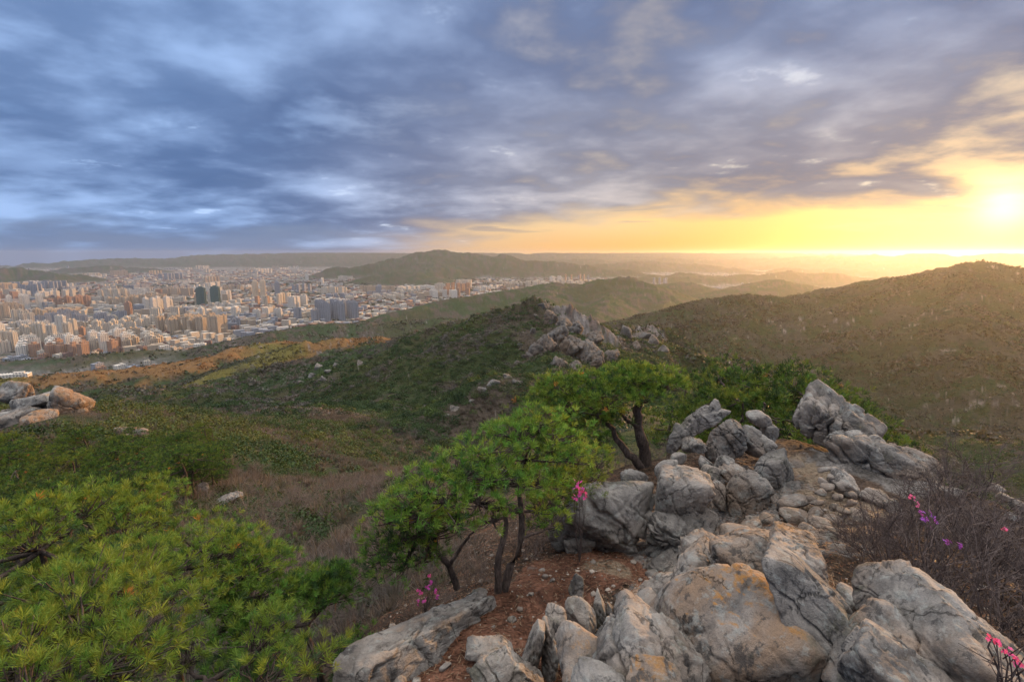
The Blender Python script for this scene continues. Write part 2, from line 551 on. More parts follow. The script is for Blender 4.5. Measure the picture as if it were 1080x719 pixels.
ridge(0.16, 50.0, (560, 276, 9000), (620, 273, 9000), (655, 275, 9000), (700, 272, 9200), (740, 274.5, 9200), (790, 272.5, 9200), (830, 272, 8600), (880, 270, 7600), (940, 268.5, 6800), (1000, 267.5, 6000), (1100, 267, 5500), (1250, 267, 5000))
ridge(0.22, 40.0, (700, 289, 4600), (735, 285, 4600), (760, 288, 4500), (800, 291, 4400), (835, 286.5, 4300), (870, 288, 4200), (905, 294, 4100), (960, 296, 3900), (1050, 292, 3600))


def ridge_field(x, y):
    h = np.full(len(x), PLAIN)
    k_all = None
    for pl, s, rnd, drop in RIDGES:
        best = np.full(len(x), -1e9)
        for a, b in zip(pl[:-1], pl[1:]):
            dx, dy = b[0] - a[0], b[1] - a[1]
            L2 = dx * dx + dy * dy
            t = np.clip(((x - a[0]) * dx + (y - a[1]) * dy) / L2, 0, 1)
            zz = a[2] + t * (b[2] - a[2])
            d = np.hypot(x - a[0] - t * dx, y - a[1] - t * dy)
            best = np.maximum(best, zz - s * (np.sqrt(d * d + rnd * rnd) - rnd) - d * d / drop)
        k = np.maximum(1.0, rnd * 0.6)
        # smooth maximum
        hh = np.clip(0.5 + 0.5 * (best - h) / k, 0, 1)
        h = h * (1 - hh) + best * hh + k * hh * (1 - hh) * 0.5
    return h


def far_height(x, y):
    r = np.hypot(x, y)
    wx = fbm2(x, y, 1 / 180.0, 3, 0.5, 1.0) * 26 * sst(r, 60, 500)
    wy = fbm2(x, y, 1 / 180.0, 3, 0.5, 9.0) * 26 * sst(r, 60, 500)
    wx += fbm2(x, y, 1 / 35.0, 3, 0.5, 21.0) * 4 * sst(r, 30, 200)
    wy += fbm2(x, y, 1 / 35.0, 3, 0.5, 29.0) * 4 * sst(r, 30, 200)
    h = ridge_field(x + wx, y + wy)
    up = np.clip((h - PLAIN) / 120.0, 0, 1)
    rg = 1 - np.abs(fbm2(x, y, 1 / 70.0, 4, 0.5, 4.0)) * 2
    h += up * (rg - 0.6) * 7 * sst(r, 60, 350)
    h += up * fbm2(x, y, 1 / 9.0, 3, 0.6, 6.0) * (0.35 * sst(r, 20, 60) + 1.6 * sst(r, 150, 600))
    h += np.clip((h - PLAIN) / 60.0, 0, 1) * (1 - np.abs(fbm2(x, y, 1 / 700.0, 4, 0.55, 14.0)) * 2.2 - 0.45) * 34 * sst(r, 2600, 5000)
    # the farthest hills all end near eye level
    fr = r > 7500
    h = np.where(fr & (h > -10.0), -10.0 + 22.0 * np.tanh((h + 10.0) / 40.0), h)
    # crags on the peak
    pk = np.exp(-((x - 28) ** 2 + (y - 342) ** 2) / (2 * 28.0 ** 2)) + 0.7 * np.exp(-((x - 118) ** 2 + (y - 455) ** 2) / (2 * 25.0 ** 2))
    h += pk * (np.abs(fbm(np.stack([x / 7.0, y / 16.0, x * 0], 1), 4, 0.6)) * 7 - 1.5)
    return h


_near = pts((600, 602, 7.2), (640, 588, 7.9), (560, 612, 6.9), (530, 630, 6.5), (500, 640, 6.2), (450, 705, 5.0), (480, 668, 5.6), (560, 668, 5.6), (420, 719, 4.6),
            (590, 719, 4.3), (640, 700, 4.4), (680, 660, 4.9), (770, 700, 3.9), (860, 705, 3.4), (950, 700, 3.1), (1060, 719, 2.7), (1000, 650, 4.0),
            (960, 610, 5.2), (1050, 610, 5.0), (1000, 565, 7.5), (1070, 545, 9.0), (940, 545, 8.2), (890, 532, 8.8), (850, 502, 10.2), (830, 480, 12.0),
            (880, 492, 10.8), (820, 565, 7.4), (850, 597, 5.9), (780, 612, 5.6), (720, 610, 7.0), (700, 570, 8.8), (760, 550, 9.2), (740, 515, 11.0),
            (700, 508, 11.8), (680, 493, 13.0), (800, 462, 14.0), (870, 475, 13.5), (940, 508, 11.8), (990, 515, 11.5), (640, 530, 10.5), (590, 560, 9.5),
            (0, 0, -1.75, 0), (0.3, 1.2, -1.95, 0), (1.2, 1.5, -2.1, 0), (0, -5, -2.2, 0), (3, -5, -2.5, 0), (-3, -5, -4, 0), (-0.8, 2.2, -3.2, 0),
            (-1.6, 3.5, -4.9, 0), (-3, 3, -5.4, 0), (-5, 6, -7.4, 0), (-8, 10, -9.8, 0), (-4, 9, -7.6, 0), (-2, 8, -6.2, 0), (-1.2, 9, -6.2, 0),
            (-3, 15, -9.5, 0), (-10, 20, -13.5, 0), (1, 15, -7.4, 0), (3, 2.2, -2.6, 0), (5, 3.5, -3.7, 0), (7, 5, -4.9, 0), (9, 8, -6.0, 0), (12, 10, -8.2, 0),
            (11, 14, -8.4, 0), (8, 17, -8.0, 0), (15, 20, -12, 0), (-7, 0, -7, 0), (8, -2, -6, 0))
_ang = np.linspace(0, 2 * np.pi, 28, endpoint=False)
_rx, _ry = 34 * np.sin(_ang), 34 * np.cos(_ang)
_ring = np.stack([_rx, _ry, far_height(_rx, _ry)], 1)
_ctl = np.concatenate([_near, _ring])
_D = np.hypot(_ctl[:, None, 0] - _ctl[None, :, 0], _ctl[:, None, 1] - _ctl[None, :, 1])
_A = np.block([[np.sqrt(_D ** 2 + 0.15), np.ones((len(_ctl), 1))], [np.ones((1, len(_ctl))), np.zeros((1, 1))]])
_A[:len(_ctl), :len(_ctl)] -= 0.05 * np.eye(len(_ctl))
_W = np.linalg.solve(_A, np.concatenate([_ctl[:, 2], [0]]))


def height(x, y):
    x = np.atleast_1d(np.asarray(x, float))
    y = np.atleast_1d(np.asarray(y, float))
    h = far_height(x, y)
    r = np.hypot(x, y)
    nb = r < 34
    if nb.any():
        xn, yn = x[nb], y[nb]
        hn = np.full(len(xn), _W[-1])
        for i in range(len(_ctl)):
            hn += _W[i] * np.sqrt((xn - _ctl[i, 0]) ** 2 + (yn - _ctl[i, 1]) ** 2 + 0.15)
        hn += fbm2(xn, yn, 0.7, 5, 0.55, 2.0) * 0.16
        w = sst(r[nb], 20, 33)
        h[nb] = hn * (1 - w) + h[nb] * w
    return h


def h1(x, y):
    return float(height(x, y)[0])


def ground_hit(px, py, y0=2.6, y1=60.0):
    """where the line of sight through a photo pixel first meets the ground"""
    Y = np.geomspace(y0, y1, 260)
    q = np.array([P(px, py, v) for v in Y])
    below = np.nonzero(q[:, 2] < height(q[:, 0], q[:, 1]))[0]
    return float(Y[below[0]]) if len(below) else None


def near_mask(x, y, plist):
    """1 inside soft discs (px, py, Y, radius m)"""
    out = np.zeros(len(x))
    for px, py, Y, rad in plist:
        q = P(px, py, Y)
        out = np.maximum(out, 1 - sst(np.hypot(x - q[0], y - q[1]), rad * 0.6, rad * 1.25))
    return out


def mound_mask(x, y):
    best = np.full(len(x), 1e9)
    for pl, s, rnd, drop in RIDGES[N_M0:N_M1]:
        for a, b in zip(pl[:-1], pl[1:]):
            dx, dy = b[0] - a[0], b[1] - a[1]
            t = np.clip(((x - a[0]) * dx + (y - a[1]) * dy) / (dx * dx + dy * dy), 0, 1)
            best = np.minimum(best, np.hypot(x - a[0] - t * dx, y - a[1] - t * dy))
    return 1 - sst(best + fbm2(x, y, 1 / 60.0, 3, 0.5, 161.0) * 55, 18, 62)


def ground_colour(x, y, z):
    r = np.hypot(x, y)
    n = len(x)
    na = fbm2(x, y, 1 / 60.0, 5, 0.6, 3.0)
    nb = fbm2(x, y, 1 / 14.0, 4, 0.6, 8.0)
    nc = fbm2(x, y, 1 / 250.0, 4, 0.55, 15.0)
    c = np.zeros((n, 3))
    green = np.array((0.036, 0.054, 0.020))
    brown = np.array((0.076, 0.060, 0.045))
    olive = np.array((0.050, 0.050, 0.022))
    w = sst(na + 0.5 * nb, -0.15, 0.30)[:, None]
    c[:] = green * (1 - w) + brown * w
    w2 = sst(nc, 0.0, 0.35)[:, None] * 0.7
    c = c * (1 - w2) + olive * w2
    # the big hill on the right is darker oak and pine
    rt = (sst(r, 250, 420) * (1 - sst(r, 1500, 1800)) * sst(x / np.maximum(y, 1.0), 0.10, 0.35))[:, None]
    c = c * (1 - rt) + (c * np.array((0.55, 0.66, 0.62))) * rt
    # spring woods on the mound tops, with sunlit gold painted into their colour
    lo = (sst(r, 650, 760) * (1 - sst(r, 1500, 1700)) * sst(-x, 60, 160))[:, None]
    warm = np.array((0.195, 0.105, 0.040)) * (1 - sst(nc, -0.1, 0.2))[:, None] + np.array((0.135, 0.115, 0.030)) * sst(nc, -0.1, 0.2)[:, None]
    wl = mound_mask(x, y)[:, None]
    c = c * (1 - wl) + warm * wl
    # city floor
    up = z - PLAIN
    city = (1 - sst(up, 6, 22))[:, None]
    cc = np.array((0.17, 0.155, 0.14)) * (0.7 + 0.5 * sst(nb, -0.3, 0.3))[:, None]
    gw = (sst(na, 0.12, 0.3) * 0.8)[:, None]
    cc = cc * (1 - gw) + np.array((0.05, 0.06, 0.03)) * gw
    c = c * (1 - city) + cc * city
    # bare granite
    pk = np.exp(-((x - 45) ** 2 + (y - 338) ** 2) / (2 * 26.0 ** 2)) + 0.8 * np.exp(-((x - 122) ** 2 + (y - 455) ** 2) / (2 * 22.0 ** 2))
    rk = sst(pk + 0.35 * nb, 0.50, 0.72)
    spots = sst(fbm2(x, y, 1 / 11.0, 4, 0.6, 33.0), 0.38, 0.50) * 0.75 * sst(fbm2(x, y, 1 / 120.0, 3, 0.5, 35.0), 0.08, 0.30) * sst(r, 330, 450) * (1 - sst(r, 1300, 1600))
    rk = np.maximum(rk, spots)[:, None]
    rcol = np.array((0.17, 0.15, 0.135)) * (0.55 + 0.8 * sst(fbm2(x, y, 1 / 5.0, 4, 0.6, 40.0), -0.4, 0.4))[:, None]
    red = sst(fbm2(x, y, 1 / 12.0, 3, 0.5, 44.0), 0.0, 0.3)[:, None] * pk[:, None].clip(0, 1)
    rcol = rcol * (1 - red * 0.7) + np.array((0.14, 0.085, 0.065)) * red * 0.7
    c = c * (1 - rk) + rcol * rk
    # close by: leaf litter, red soil, tan path
    nr = (1 - sst(r, 18, 30))[:, None]
    litter = np.array((0.085, 0.058, 0.040)) * (0.7 + 0.6 * sst(nb + fbm2(x, y, 1.3, 4, 0.6, 50.0), -0.4, 0.4))[:, None]
    c = c * (1 - nr) + litter * nr
    f = fbm2(x, y, 1.6, 4, 0.6, 60.0)
    soil = near_mask(x, y, [(450, 705, 5.0, 0.9), (490, 665, 5.7, 0.9), (560, 640, 6.3, 0.9), (540, 690, 5.0, 0.8), (620, 600, 7.3, 1.1), (650, 585, 7.9, 0.8)])
    soil = sst(soil + 0.4 * f, 0.35, 0.6)[:, None]
    sc = np.array((0.150, 0.072, 0.045)) * (0.75 + 0.6 * sst(f, -0.3, 0.4))[:, None]
    c = c * (1 - soil) + sc * soil
    path = near_mask(x, y, [(640, 600, 7.4, 0.45), (850, 500, 10.2, 1.0), (870, 520, 9.2, 0.8), (835, 485, 11.4, 0.7), (900, 540, 8.4, 0.6), (880, 560, 7.4, 0.6)])
    path = sst(path + 0.4 * f, 0.4, 0.75)[:, None]
    c = c * (1 - path) + np.array((0.235, 0.180, 0.125)) * path
    bed = near_mask(x, y, [(710, 540, 8.8, 1.3), (770, 500, 10.5, 1.6), (770, 590, 5.8, 1.2), (840, 570, 7.0, 1.0), (800, 640, 4.2, 1.2), (900, 660, 3.4, 1.0), (980, 690, 2.8, 1.0), (930, 500, 11.0, 1.6), (700, 650, 4.3, 0.7)])
    bed = sst(bed + 0.5 * f, 0.35, 0.6)[:, None]
    c = c * (1 - bed) + np.array((0.15, 0.135, 0.12)) * (0.6 + 0.8 * sst(f, -0.4, 0.4))[:, None] * bed
    return c * (0.95 + 0.1 * RNG.random((n, 1)))


def make_terrain():
    a_mid = np.radians(np.linspace(-56, 56, 1250))
    a_l = np.radians(np.linspace(-180, -56, 90)[:-1])
    a_r = np.radians(np.linspace(56, 180, 90)[1:])
    az = np.concatenate([a_l, a_mid, a_r])
    rr = np.concatenate([np.linspace(0.15, 2.0, 14)[:-1], np.geomspace(2.0, 12500, 730)])
    A, RR = np.meshgrid(az, rr)
    x, y = (RR * np.sin(A)).ravel(), (RR * np.cos(A)).ravel()
    z = height(x, y)
    # the rim of the sheet stays on the plain
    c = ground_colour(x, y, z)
    nr, na = RR.shape
    idx = np.arange(nr * na).reshape(nr, na)
    Fq = np.stack([idx[:-1, :-1], idx[:-1, 1:], idx[1:, 1:], idx[1:, :-1]], -1).reshape(-1, 4)[:, ::-1]
    o = mesh_np('hills', np.stack([x, y, z], 1), Fq, M_TERR, None, c, True)
    tag(o, kind='structure')
    return o


make_terrain()

# ------------------------------------------------------------------ haze
def make_haze():
    m = bpy.data.materials.new('valley_haze')
    m.use_nodes = True
    t = m.node_tree
    t.nodes.clear()
    v = t.nodes.new('ShaderNodeVolumePrincipled')
    v.inputs['Color'].default_value = (0.86, 0.89, 0.95, 1)
    v.inputs['Density'].default_value = HAZE_DENSITY
    v.inputs['Anisotropy'].default_value = 0.72
    o = t.nodes.new('ShaderNodeOutputMaterial')
    t.links.new(v.outputs[0], o.inputs['Volume'])
    s = 12700.0
    z0, z1 = PLAIN - 30, 48.0
    V = np.array([(i * s, j * s, k) for k in (z0, z1) for j in (-1, 1) for i in (-1, 1)])
    Fq = np.array([(0, 2, 3, 1), (4, 5, 7, 6), (0, 1, 5, 4), (2, 6, 7, 3), (0, 4, 6, 2), (1, 3, 7, 5)])
    h = mesh_np('haze', V, Fq, m)
    tag(h, kind='stuff')


make_haze()

# ------------------------------------------------------------------ rocks
_ico = {}


def ico(level):
    if level not in _ico:
        bm = bmesh.new()
        bmesh.ops.create_icosphere(bm, subdivisions=level, radius=1.0)
        V = np.array([v.co[:] for v in bm.verts])
        Fa = np.array([[v.index for v in f.verts] for f in bm.faces])
        bm.free()
        _ico[level] = (V, Fa)
    return _ico[level]


def rock_mesh(size, seed, level=5, p=13.0, planes=11, rough=0.05, crease=0.5, cracks=3, cdepth=0.06, beds=0, flutes=0, taper=0.0, box=0.5, blocks=1.0, fam=None, bf=1.0):
    """rounded block bounded by random joint planes; returns local vertices and faces"""
    rg = np.random.default_rng(seed)
    D, Fa = ico(level)
    nrm = rg.normal(size=(planes, 3))
    nrm /= np.linalg.norm(nrm, axis=1)[:, None]
    off = rg.uniform(0.62, 0.98, planes)
    ax = np.concatenate([np.eye(3), -np.eye(3)])
    ax = ax + rg.normal(size=ax.shape) * 0.14
    ax /= np.linalg.norm(ax, axis=1)[:, None]
    nrm = np.concatenate([nrm, ax])
    off = np.concatenate([off, np.full(6, 1.0 - 0.12 * box)])
    dots = np.clip(D @ nrm.T, 0, None) / off
    r = (dots ** p).sum(1) ** (-1.0 / p)
    V = D * r[:, None]
    hs = np.asarray(size) * 0.5
    V = V / np.abs(V).max(0)          # fill the box exactly
    if taper:
        k = 1 - taper * (V[:, 2] * 0.5 + 0.5)
        V[:, 0] *= k
        V[:, 1] *= k
    m = hs.mean()
    X = V * hs
    # displacement along the outward direction
    q = X / m
    s0 = rg.uniform(-50, 50, 3)
    disp = fbm(q * 1.1 + s0, 3, 0.5) * rough * 1.3 + fbm(q * 4.0 + s0 + 9, 4, 0.55) * rough * 0.5 + fbm(q * 17 + s0, 3, 0.6) * rough * 0.25
    warp = fbm(q * 1.6 + s0 + 31, 4, 0.5)
    # weathered creases along the rock's own grain
    gd = rg.normal(size=3)
    gd /= np.linalg.norm(gd)
    qa = q - np.outer(q @ gd, gd) * 0.62
    cr = 1 - np.abs(fbm(qa * 2.3 + s0 + 55, 3, 0.5)) * 1.6
    disp -= sst(cr, 0.84, 1.0) * cdepth * 0.8 * crease
    cr = 1 - np.abs(fbm(qa * 6.5 + s0 + 75, 3, 0.5)) * 1.6
    disp -= sst(cr, 0.84, 1.0) * cdepth * 0.3 * crease
    # joints: three sets of cracks cut the rock into blocks that have shifted a little
    if fam is None:
        fam = rg.normal(size=(3, 3))
    fam = fam + rg.normal(size=(3, 3)) * 0.13
    fam = fam / np.linalg.norm(fam, axis=1)[:, None]
    if blocks:
        key = np.zeros(len(q), np.int64)
        groove = np.zeros(len(q))
        for c in range(3):
            f = (1.5, 0.75, 1.05)[c] * bf * rg.uniform(0.8, 1.25)
            uu = q @ fam[c] * f + warp * 0.16 + rg.uniform(0, 1)
            # uneven spacing
            uu = uu + 0.22 * np.sin(uu * 5.1 + rg.uniform(0, 6))
            ce = np.floor(uu)
            e = np.minimum(uu - ce, 1 - (uu - ce)) / f
            w = (0.030, 0.018, 0.022)[c]
            gate = sst(fbm(q * 1.3 + s0 + 90 + 7 * c, 2), -0.35, 0.05)
            groove = np.maximum(groove, np.exp(-(e / w) ** 2) * gate * (1.0, 0.7, 0.85)[c])
            key = key * 31 + ce.astype(np.int64)
        hsh = np.sin(key * 12.9898 + seed) * 43758.5453
        hsh = hsh - np.floor(hsh)
        disp += blocks * (hsh - 0.5) * 0.115
        disp -= blocks * groove * cdepth * 2.4
    for c in range(cracks):
        n = fam[c % 3] + rg.normal(size=3) * 0.2
        n /= np.linalg.norm(n)
        d = q @ n - rg.uniform(-0.75, 0.75) + warp * 0.10
        w = rg.uniform(0.010, 0.024)
        disp -= cdepth * rg.uniform(0.5, 1.1) * np.exp(-(d / w) ** 2)
    if beds:
        d = q[:, 2] * beds + warp * 0.7 + q[:, 0] * 0.3
        saw = d - np.floor(d)
        disp -= cdepth * 1.6 * (np.exp(-(saw / 0.13) ** 2) + np.exp(-((1 - saw) / 0.06) ** 2))
        disp += 0.10 * (saw - 0.5)
    if flutes:
        d = (q[:, 0] + 0.30 * q[:, 2]) * flutes + warp * 0.7
        saw = np.abs(d - np.floor(d) - 0.5) * 2
        disp -= cdepth * 2.0 * (sst(saw, 0.72, 1.0)) * (0.5 + 0.5 * np.clip(1 - q[:, 2], 0, 1))
    nd = V / np.linalg.norm(V, axis=1)[:, None]
    nd = nd / hs * m
    nd /= np.linalg.norm(nd, axis=1)[:, None]
    X = X + nd * (disp * m)[:, None]
    return X, Fa


FAM = np.array(((0.80, 0.15, 0.55), (-0.25, 0.93, 0.25), (-0.55, -0.15, 0.80)))   # strike of the outcrop's joints


def rock(px, py, Y, w, h, label, roll=0, yaw=0, pitch=0, depth=None, seed=None, level=5, lichen=0.0, warm=0.4, dark=0.0, grain=None,
         name='boulder', cat='rock', group=None, ends=None, **kw):
    k = px_m(py, Y)
    if ends is not None:
        a, b = P(*ends[0]), P(*ends[1])
        c = (a + b) / 2
        ex = Vector(b - a)
        L = ex.length
        ex.normalize()
        ey = Vector((0, 0, 1)).cross(ex).normalized()
        ez = ex.cross(ey)
        M = Matrix((ex, ey, ez)).transposed()
        M = M @ Matrix.Rotation(R(roll), 3, 'X')
        size = (L, depth, h * k)
    else:
        c = P(px, py, Y)
        size = (w * k, depth if depth else 0.5 * (w + h) * k, h * k)
        # screen roll about the line of sight, then turn and tip
        view = math.atan2(c[0], c[1])
        M = Matrix.Rotation(-view, 3, 'Z') @ Matrix.Rotation(-R(roll), 3, 'Y') @ Matrix.Rotation(R(yaw), 3, 'Z') @ Matrix.Rotation(R(pitch), 3, 'X')
    if seed is None:
        seed = int(px * 7 + py * 13)
    if 'fam' not in kw:
        kw['fam'] = FAM @ np.array(M)
    if max(w, h) < 22 or kw.get('p', 9) < 7.5:
        kw.setdefault('blocks', 0.25)
    X, Fa = rock_mesh(size, seed, level, **kw)
    o = mesh_np(name, X, Fa, M_ROCK, None, None, True)
    o.matrix_world = Matrix.Translation(Vector(c)) @ M.to_4x4()
    tag(o, label, cat, group)
    o['kind'] = 'thing'
    o['lichen'] = float(lichen)
    o['warm'] = float(warm)
    o['dark'] = float(dark)
    o['grain'] = float(grain if grain else min(1.6, 6.0 / max(Y, 3.0)))
    return o


def make_rocks():
    r = rock
    # --- the slab by the pine
    r(437, 668, 5.4, 0, 50, 'long grey slab lying beside the pine trunk at the edge of the red soil', ends=((352, 722, 4.5), (526, 630, 6.5)), depth=0.62, roll=-14,
      level=6, p=14, planes=5, rough=0.035, cracks=4, cdepth=0.05, warm=0.15, name='rock_slab', seed=4)
    # --- the largest boulders at the bottom
    r(768, 672, 3.3, 158, 160, 'big rounded boulder with orange lichen along its top edge', roll=-22, depth=0.95, level=6, p=9, planes=9, rough=0.035, cracks=3, cdepth=0.05, lichen=1.0, warm=1.0, seed=21, blocks=0.45, bf=0.7)
    r(692, 705, 3.0, 120, 95, 'low grey dome of rock just left of the orange lichen boulder', roll=-28, depth=0.8, level=6, rough=0.05, cracks=3, warm=0.5, seed=33)
    r(628, 712, 3.1, 85, 66, 'brown speckled rock hump with a dark hollow on its left end', roll=22, depth=0.7, level=6, rough=0.05, warm=0.7, lichen=0.5, seed=37)
    r(630, 722, 2.7, 62, 30, 'small blue grey stone at the bottom edge beside an orange one', roll=5, depth=0.4, warm=0.0, seed=39)
    r(690, 728, 2.6, 60, 28, 'small stone coated in bright orange lichen at the bottom edge', roll=0, depth=0.4, warm=0.8, lichen=0.9, seed=41)
    r(872, 660, 3.0, 178, 68, 'tall bluish grey slab leaning steeply beside the lichen boulder', roll=-66, depth=0.55, level=6, p=12, planes=6, rough=0.035, cracks=3, warm=0.1, seed=44, name='rock_slab')
    r(815, 712, 3.0, 70, 90, 'dark green stained rock wedged between boulder and bluish slab', roll=-50, depth=0.5, warm=0.2, dark=0.3, seed=46)
    r(842, 590, 4.3, 66, 54, 'brown rounded block behind the bluish slab with a yellow lichen tip', roll=-18, depth=0.8, level=6, warm=0.9, lichen=0.7, seed=48)
    r(785, 588, 4.7, 95, 62, 'cracked brown ledge rising behind the lichen boulder', roll=24, depth=0.9, level=6, warm=0.9, lichen=0.3, cracks=5, seed=52)
    r(735, 600, 5.0, 60, 44, 'olive tinted ledge left of the cracked brown ledge', roll=28, depth=0.8, warm=0.8, lichen=0.3, seed=54)
    r(1010, 688, 2.75, 205, 88, 'smooth long buff rock running down to the bottom right flowers', roll=-27, depth=0.9, level=6, p=11, planes=8, rough=0.05, cracks=4, cdepth=0.06, warm=0.7, seed=57)
    r(925, 690, 2.8, 95, 95, 'rust stained rock between the bluish slab and long buff rock', roll=-40, depth=0.8, level=6, warm=1.0, lichen=0.35, cracks=4, seed=61)
    r(960, 722, 2.4, 120, 60, 'grey worn rock along the bottom edge under the long buff rock', roll=-20, depth=0.6, level=6, warm=0.4, seed=63)
    r(897, 632, 3.7, 52, 24, 'finger shaped smooth stone lying above the rust stained rock', roll=-42, warm=0.7, p=6, seed=65)
    r(924, 643, 3.6, 34, 24, 'round buff stone next to the finger shaped stone', roll=-10, warm=0.7, p=6, seed=67)
    r(938, 633, 3.7, 22, 14, 'small oval stone above the round buff stone', roll=-25, warm=0.7, p=6, seed=69)
    r(950, 642, 3.6, 30, 14, 'thin oval stone right of the round buff stone', roll=-30, warm=0.7, p=6, seed=71)
    # --- diagonal rim of the hollow
    r(672, 650, 4.6, 60, 24, 'smooth bent ledge like a knee on the rim of the red hollow', roll=42, depth=0.45, warm=0.6, p=6, seed=73)
    r(700, 622, 5.2, 52, 40, 'pale pinkish ledge between lichen boulder and the knee shaped ledge', roll=40, depth=0.6, warm=0.6, seed=75)
    r(636, 680, 4.4, 44, 24, 'grey elongated block below the knee shaped ledge', roll=48, depth=0.4, warm=0.3, seed=77)
    r(612, 702, 4.1, 46, 26, 'dark blue grey elongated block at the foot of the ledge row', roll=52, depth=0.4, warm=0.1, dark=0.2, seed=79)
    r(660, 682, 3.9, 92, 24, 'long brown rib of rock running diagonally above the grey dome', roll=36, depth=0.4, warm=1.0, lichen=0.3, seed=81)
    # --- upright split stones
    r(528, 722, 4.0, 76, 74, 'large triangular grey rock at the foot of the split stones', roll=28, depth=0.5, level=6, p=16, planes=5, rough=0.03, warm=0.2, seed=83, taper=0.3)
    r(560, 692, 4.4, 30, 82, 'pointed upright stone left of the broad split blade', roll=-14, depth=0.4, p=14, planes=6, rough=0.03, warm=0.2, taper=0.45, seed=85)
    r(583, 686, 4.5, 28, 66, 'broad upright stone blade split from its neighbour by a dark crack', roll=-4, depth=0.4, p=14, planes=6, rough=0.03, warm=0.2, seed=87)
    r(586, 652, 4.7, 24, 26, 'rounded cap stone resting on the broad split blade', roll=-20, depth=0.35, p=8, rough=0.03, warm=0.2, seed=89)
    r(608, 618, 5.6, 21, 38, 'pointed blue grey standing stone with a white edge in the hollow', roll=-6, depth=0.3, p=14, planes=6, rough=0.03, warm=0.0, taper=0.4, seed=91)
    r(612, 650, 5.1, 30, 42, 'rounded grey stone leaning below the pointed standing stone', roll=28, depth=0.35, p=8, rough=0.03, warm=0.3, seed=93)
    r(632, 640, 5.3, 15, 44, 'thin pale blade of rock standing on edge in the hollow', roll=10, depth=0.3, p=16, planes=5, rough=0.03, warm=0.1, taper=0.3, seed=95)
    for i, (a, b) in enumerate(((643, 646), (649, 648), (655, 651))):
        r(a, b, 5.3, 7, 26 - 3 * i, 'thin dark splinter of rock beside the pale blade', roll=6, depth=0.22, p=16, planes=4, rough=0.03, warm=0.1, dark=0.4, taper=0.3, seed=97 + i, level=4, group='splinters of rock on edge')
    r(609, 680, 4.8, 18, 30, 'grey wedge stone deep in the cleft between split stones', roll=-14, depth=0.3, warm=0.2, dark=0.2, seed=101)
    # --- flat stones on the soil
    r(518, 683, 5.0, 56, 15, 'flat pale stone lying on the red soil left of the split stones', roll=4, depth=0.3, warm=0.4, p=14, seed=103, name='flat_stone')
    r(512, 698, 4.7, 32, 16, 'flat pale stone half buried just below a longer flat stone', roll=20, depth=0.25, warm=0.4, p=14, seed=105, name='flat_stone')
    # --- the dome and the layered stack behind the hollow
    r(641, 545, 8.6, 92, 92, 'pale grey dome rock standing behind the red hollow', roll=-6, depth=1.2, level=6, p=11, planes=8, rough=0.04, cracks=3, cdepth=0.06, warm=0.2, seed=107)
    r(600, 560, 8.8, 40, 66, 'dark flat sided rock on the left flank of the grey dome', roll=14, depth=0.9, p=14, planes=5, warm=0.2, dark=0.5, seed=109)
    r(612, 575, 8.4, 34, 34, 'grey block at the lower left foot of the dome rock', roll=6, depth=0.6, warm=0.3, dark=0.25, seed=110)
    r(683, 527, 8.6, 16, 20, 'small white stone in the gap right of the grey dome', roll=-20, warm=0.2, p=8, seed=111)
    r(684, 548, 8.4, 13, 20, 'reddish stone wedged under the small white stone', roll=10, warm=1.0, p=8, seed=113)
    r(712, 528, 8.5, 60, 76, 'smooth pale dome on top of the layered rock stack', roll=-14, depth=1.1, level=6, p=8, planes=7, rough=0.04, cracks=3, warm=0.3, seed=115)
    r(718, 566, 8.0, 76, 52, 'dark layered rock with overhanging beds under the pale dome', roll=6, depth=1.1, level=6, p=9, rough=0.05, beds=2.6, cdepth=0.10, warm=0.3, dark=0.45, seed=117)
    r(704, 596, 7.6, 54, 30, 'rounded grey rock at the foot of the layered stack', roll=12, depth=0.7, beds=1.6, cdepth=0.08, warm=0.4, dark=0.15, seed=119)
    r(738, 580, 7.0, 60, 34, 'brown shelf of rock at the right foot of the layered stack', roll=22, depth=0.7, warm=0.8, beds=1.8, seed=121)
    r(668, 505, 10.2, 30, 18, 'low reddish rock behind the top of the grey dome', roll=8, warm=0.9, dark=0.2, seed=122)
    # --- the crest cluster
    r(737, 444, 11.8, 66, 22, 'leaning pale slab pointing up at the top of the crest cluster', roll=44, depth=0.5, p=14, planes=5, rough=0.04, warm=0.3, taper=0.0, level=6, seed=123, name='rock_slab')
    r(752, 434, 11.7, 14, 34, 'tan flaky rock end propping up the leaning slab', roll=-6, depth=0.4, warm=1.0, flutes=3, seed=124)
    r(714, 464, 11.9, 20, 34, 'dark grey block below the left end of the leaning slab', roll=-18, depth=0.5, warm=0.1, dark=0.25, seed=125)
    r(768, 462, 11.4, 44, 54, 'tall brown mottled block standing in the crest cluster', roll=-6, depth=0.8, level=6, p=11, warm=0.9, rough=0.05, cracks=4, dark=0.15, seed=127, taper=0.25)
    r(734, 470, 11.4, 28, 22, 'ragged pale rock below the leaning slab', roll=-14, warm=0.4, rough=0.09, flutes=3, seed=129)
    r(716, 484, 11.2, 18, 18, 'round grey boulder at the left side of the crest cluster', roll=0, warm=0.3, p=7, seed=131)
    r(704, 494, 11.0, 28, 18, 'oblong grey boulder left of the pale dome top', roll=42, warm=0.2, p=7, seed=133)
    r(744, 489, 10.8, 19, 16, 'bright oval stone under the ragged pale rock', roll=-40, warm=0.2, p=7, seed=135)
    r(746, 505, 10.4, 20, 28, 'pale jointed block right of the stack dome', roll=-14, warm=0.4, seed=137)
    r(765, 490, 10.7, 22, 20, 'white angular stone under the tall brown block', roll=-10, warm=0.1, p=14, seed=139)
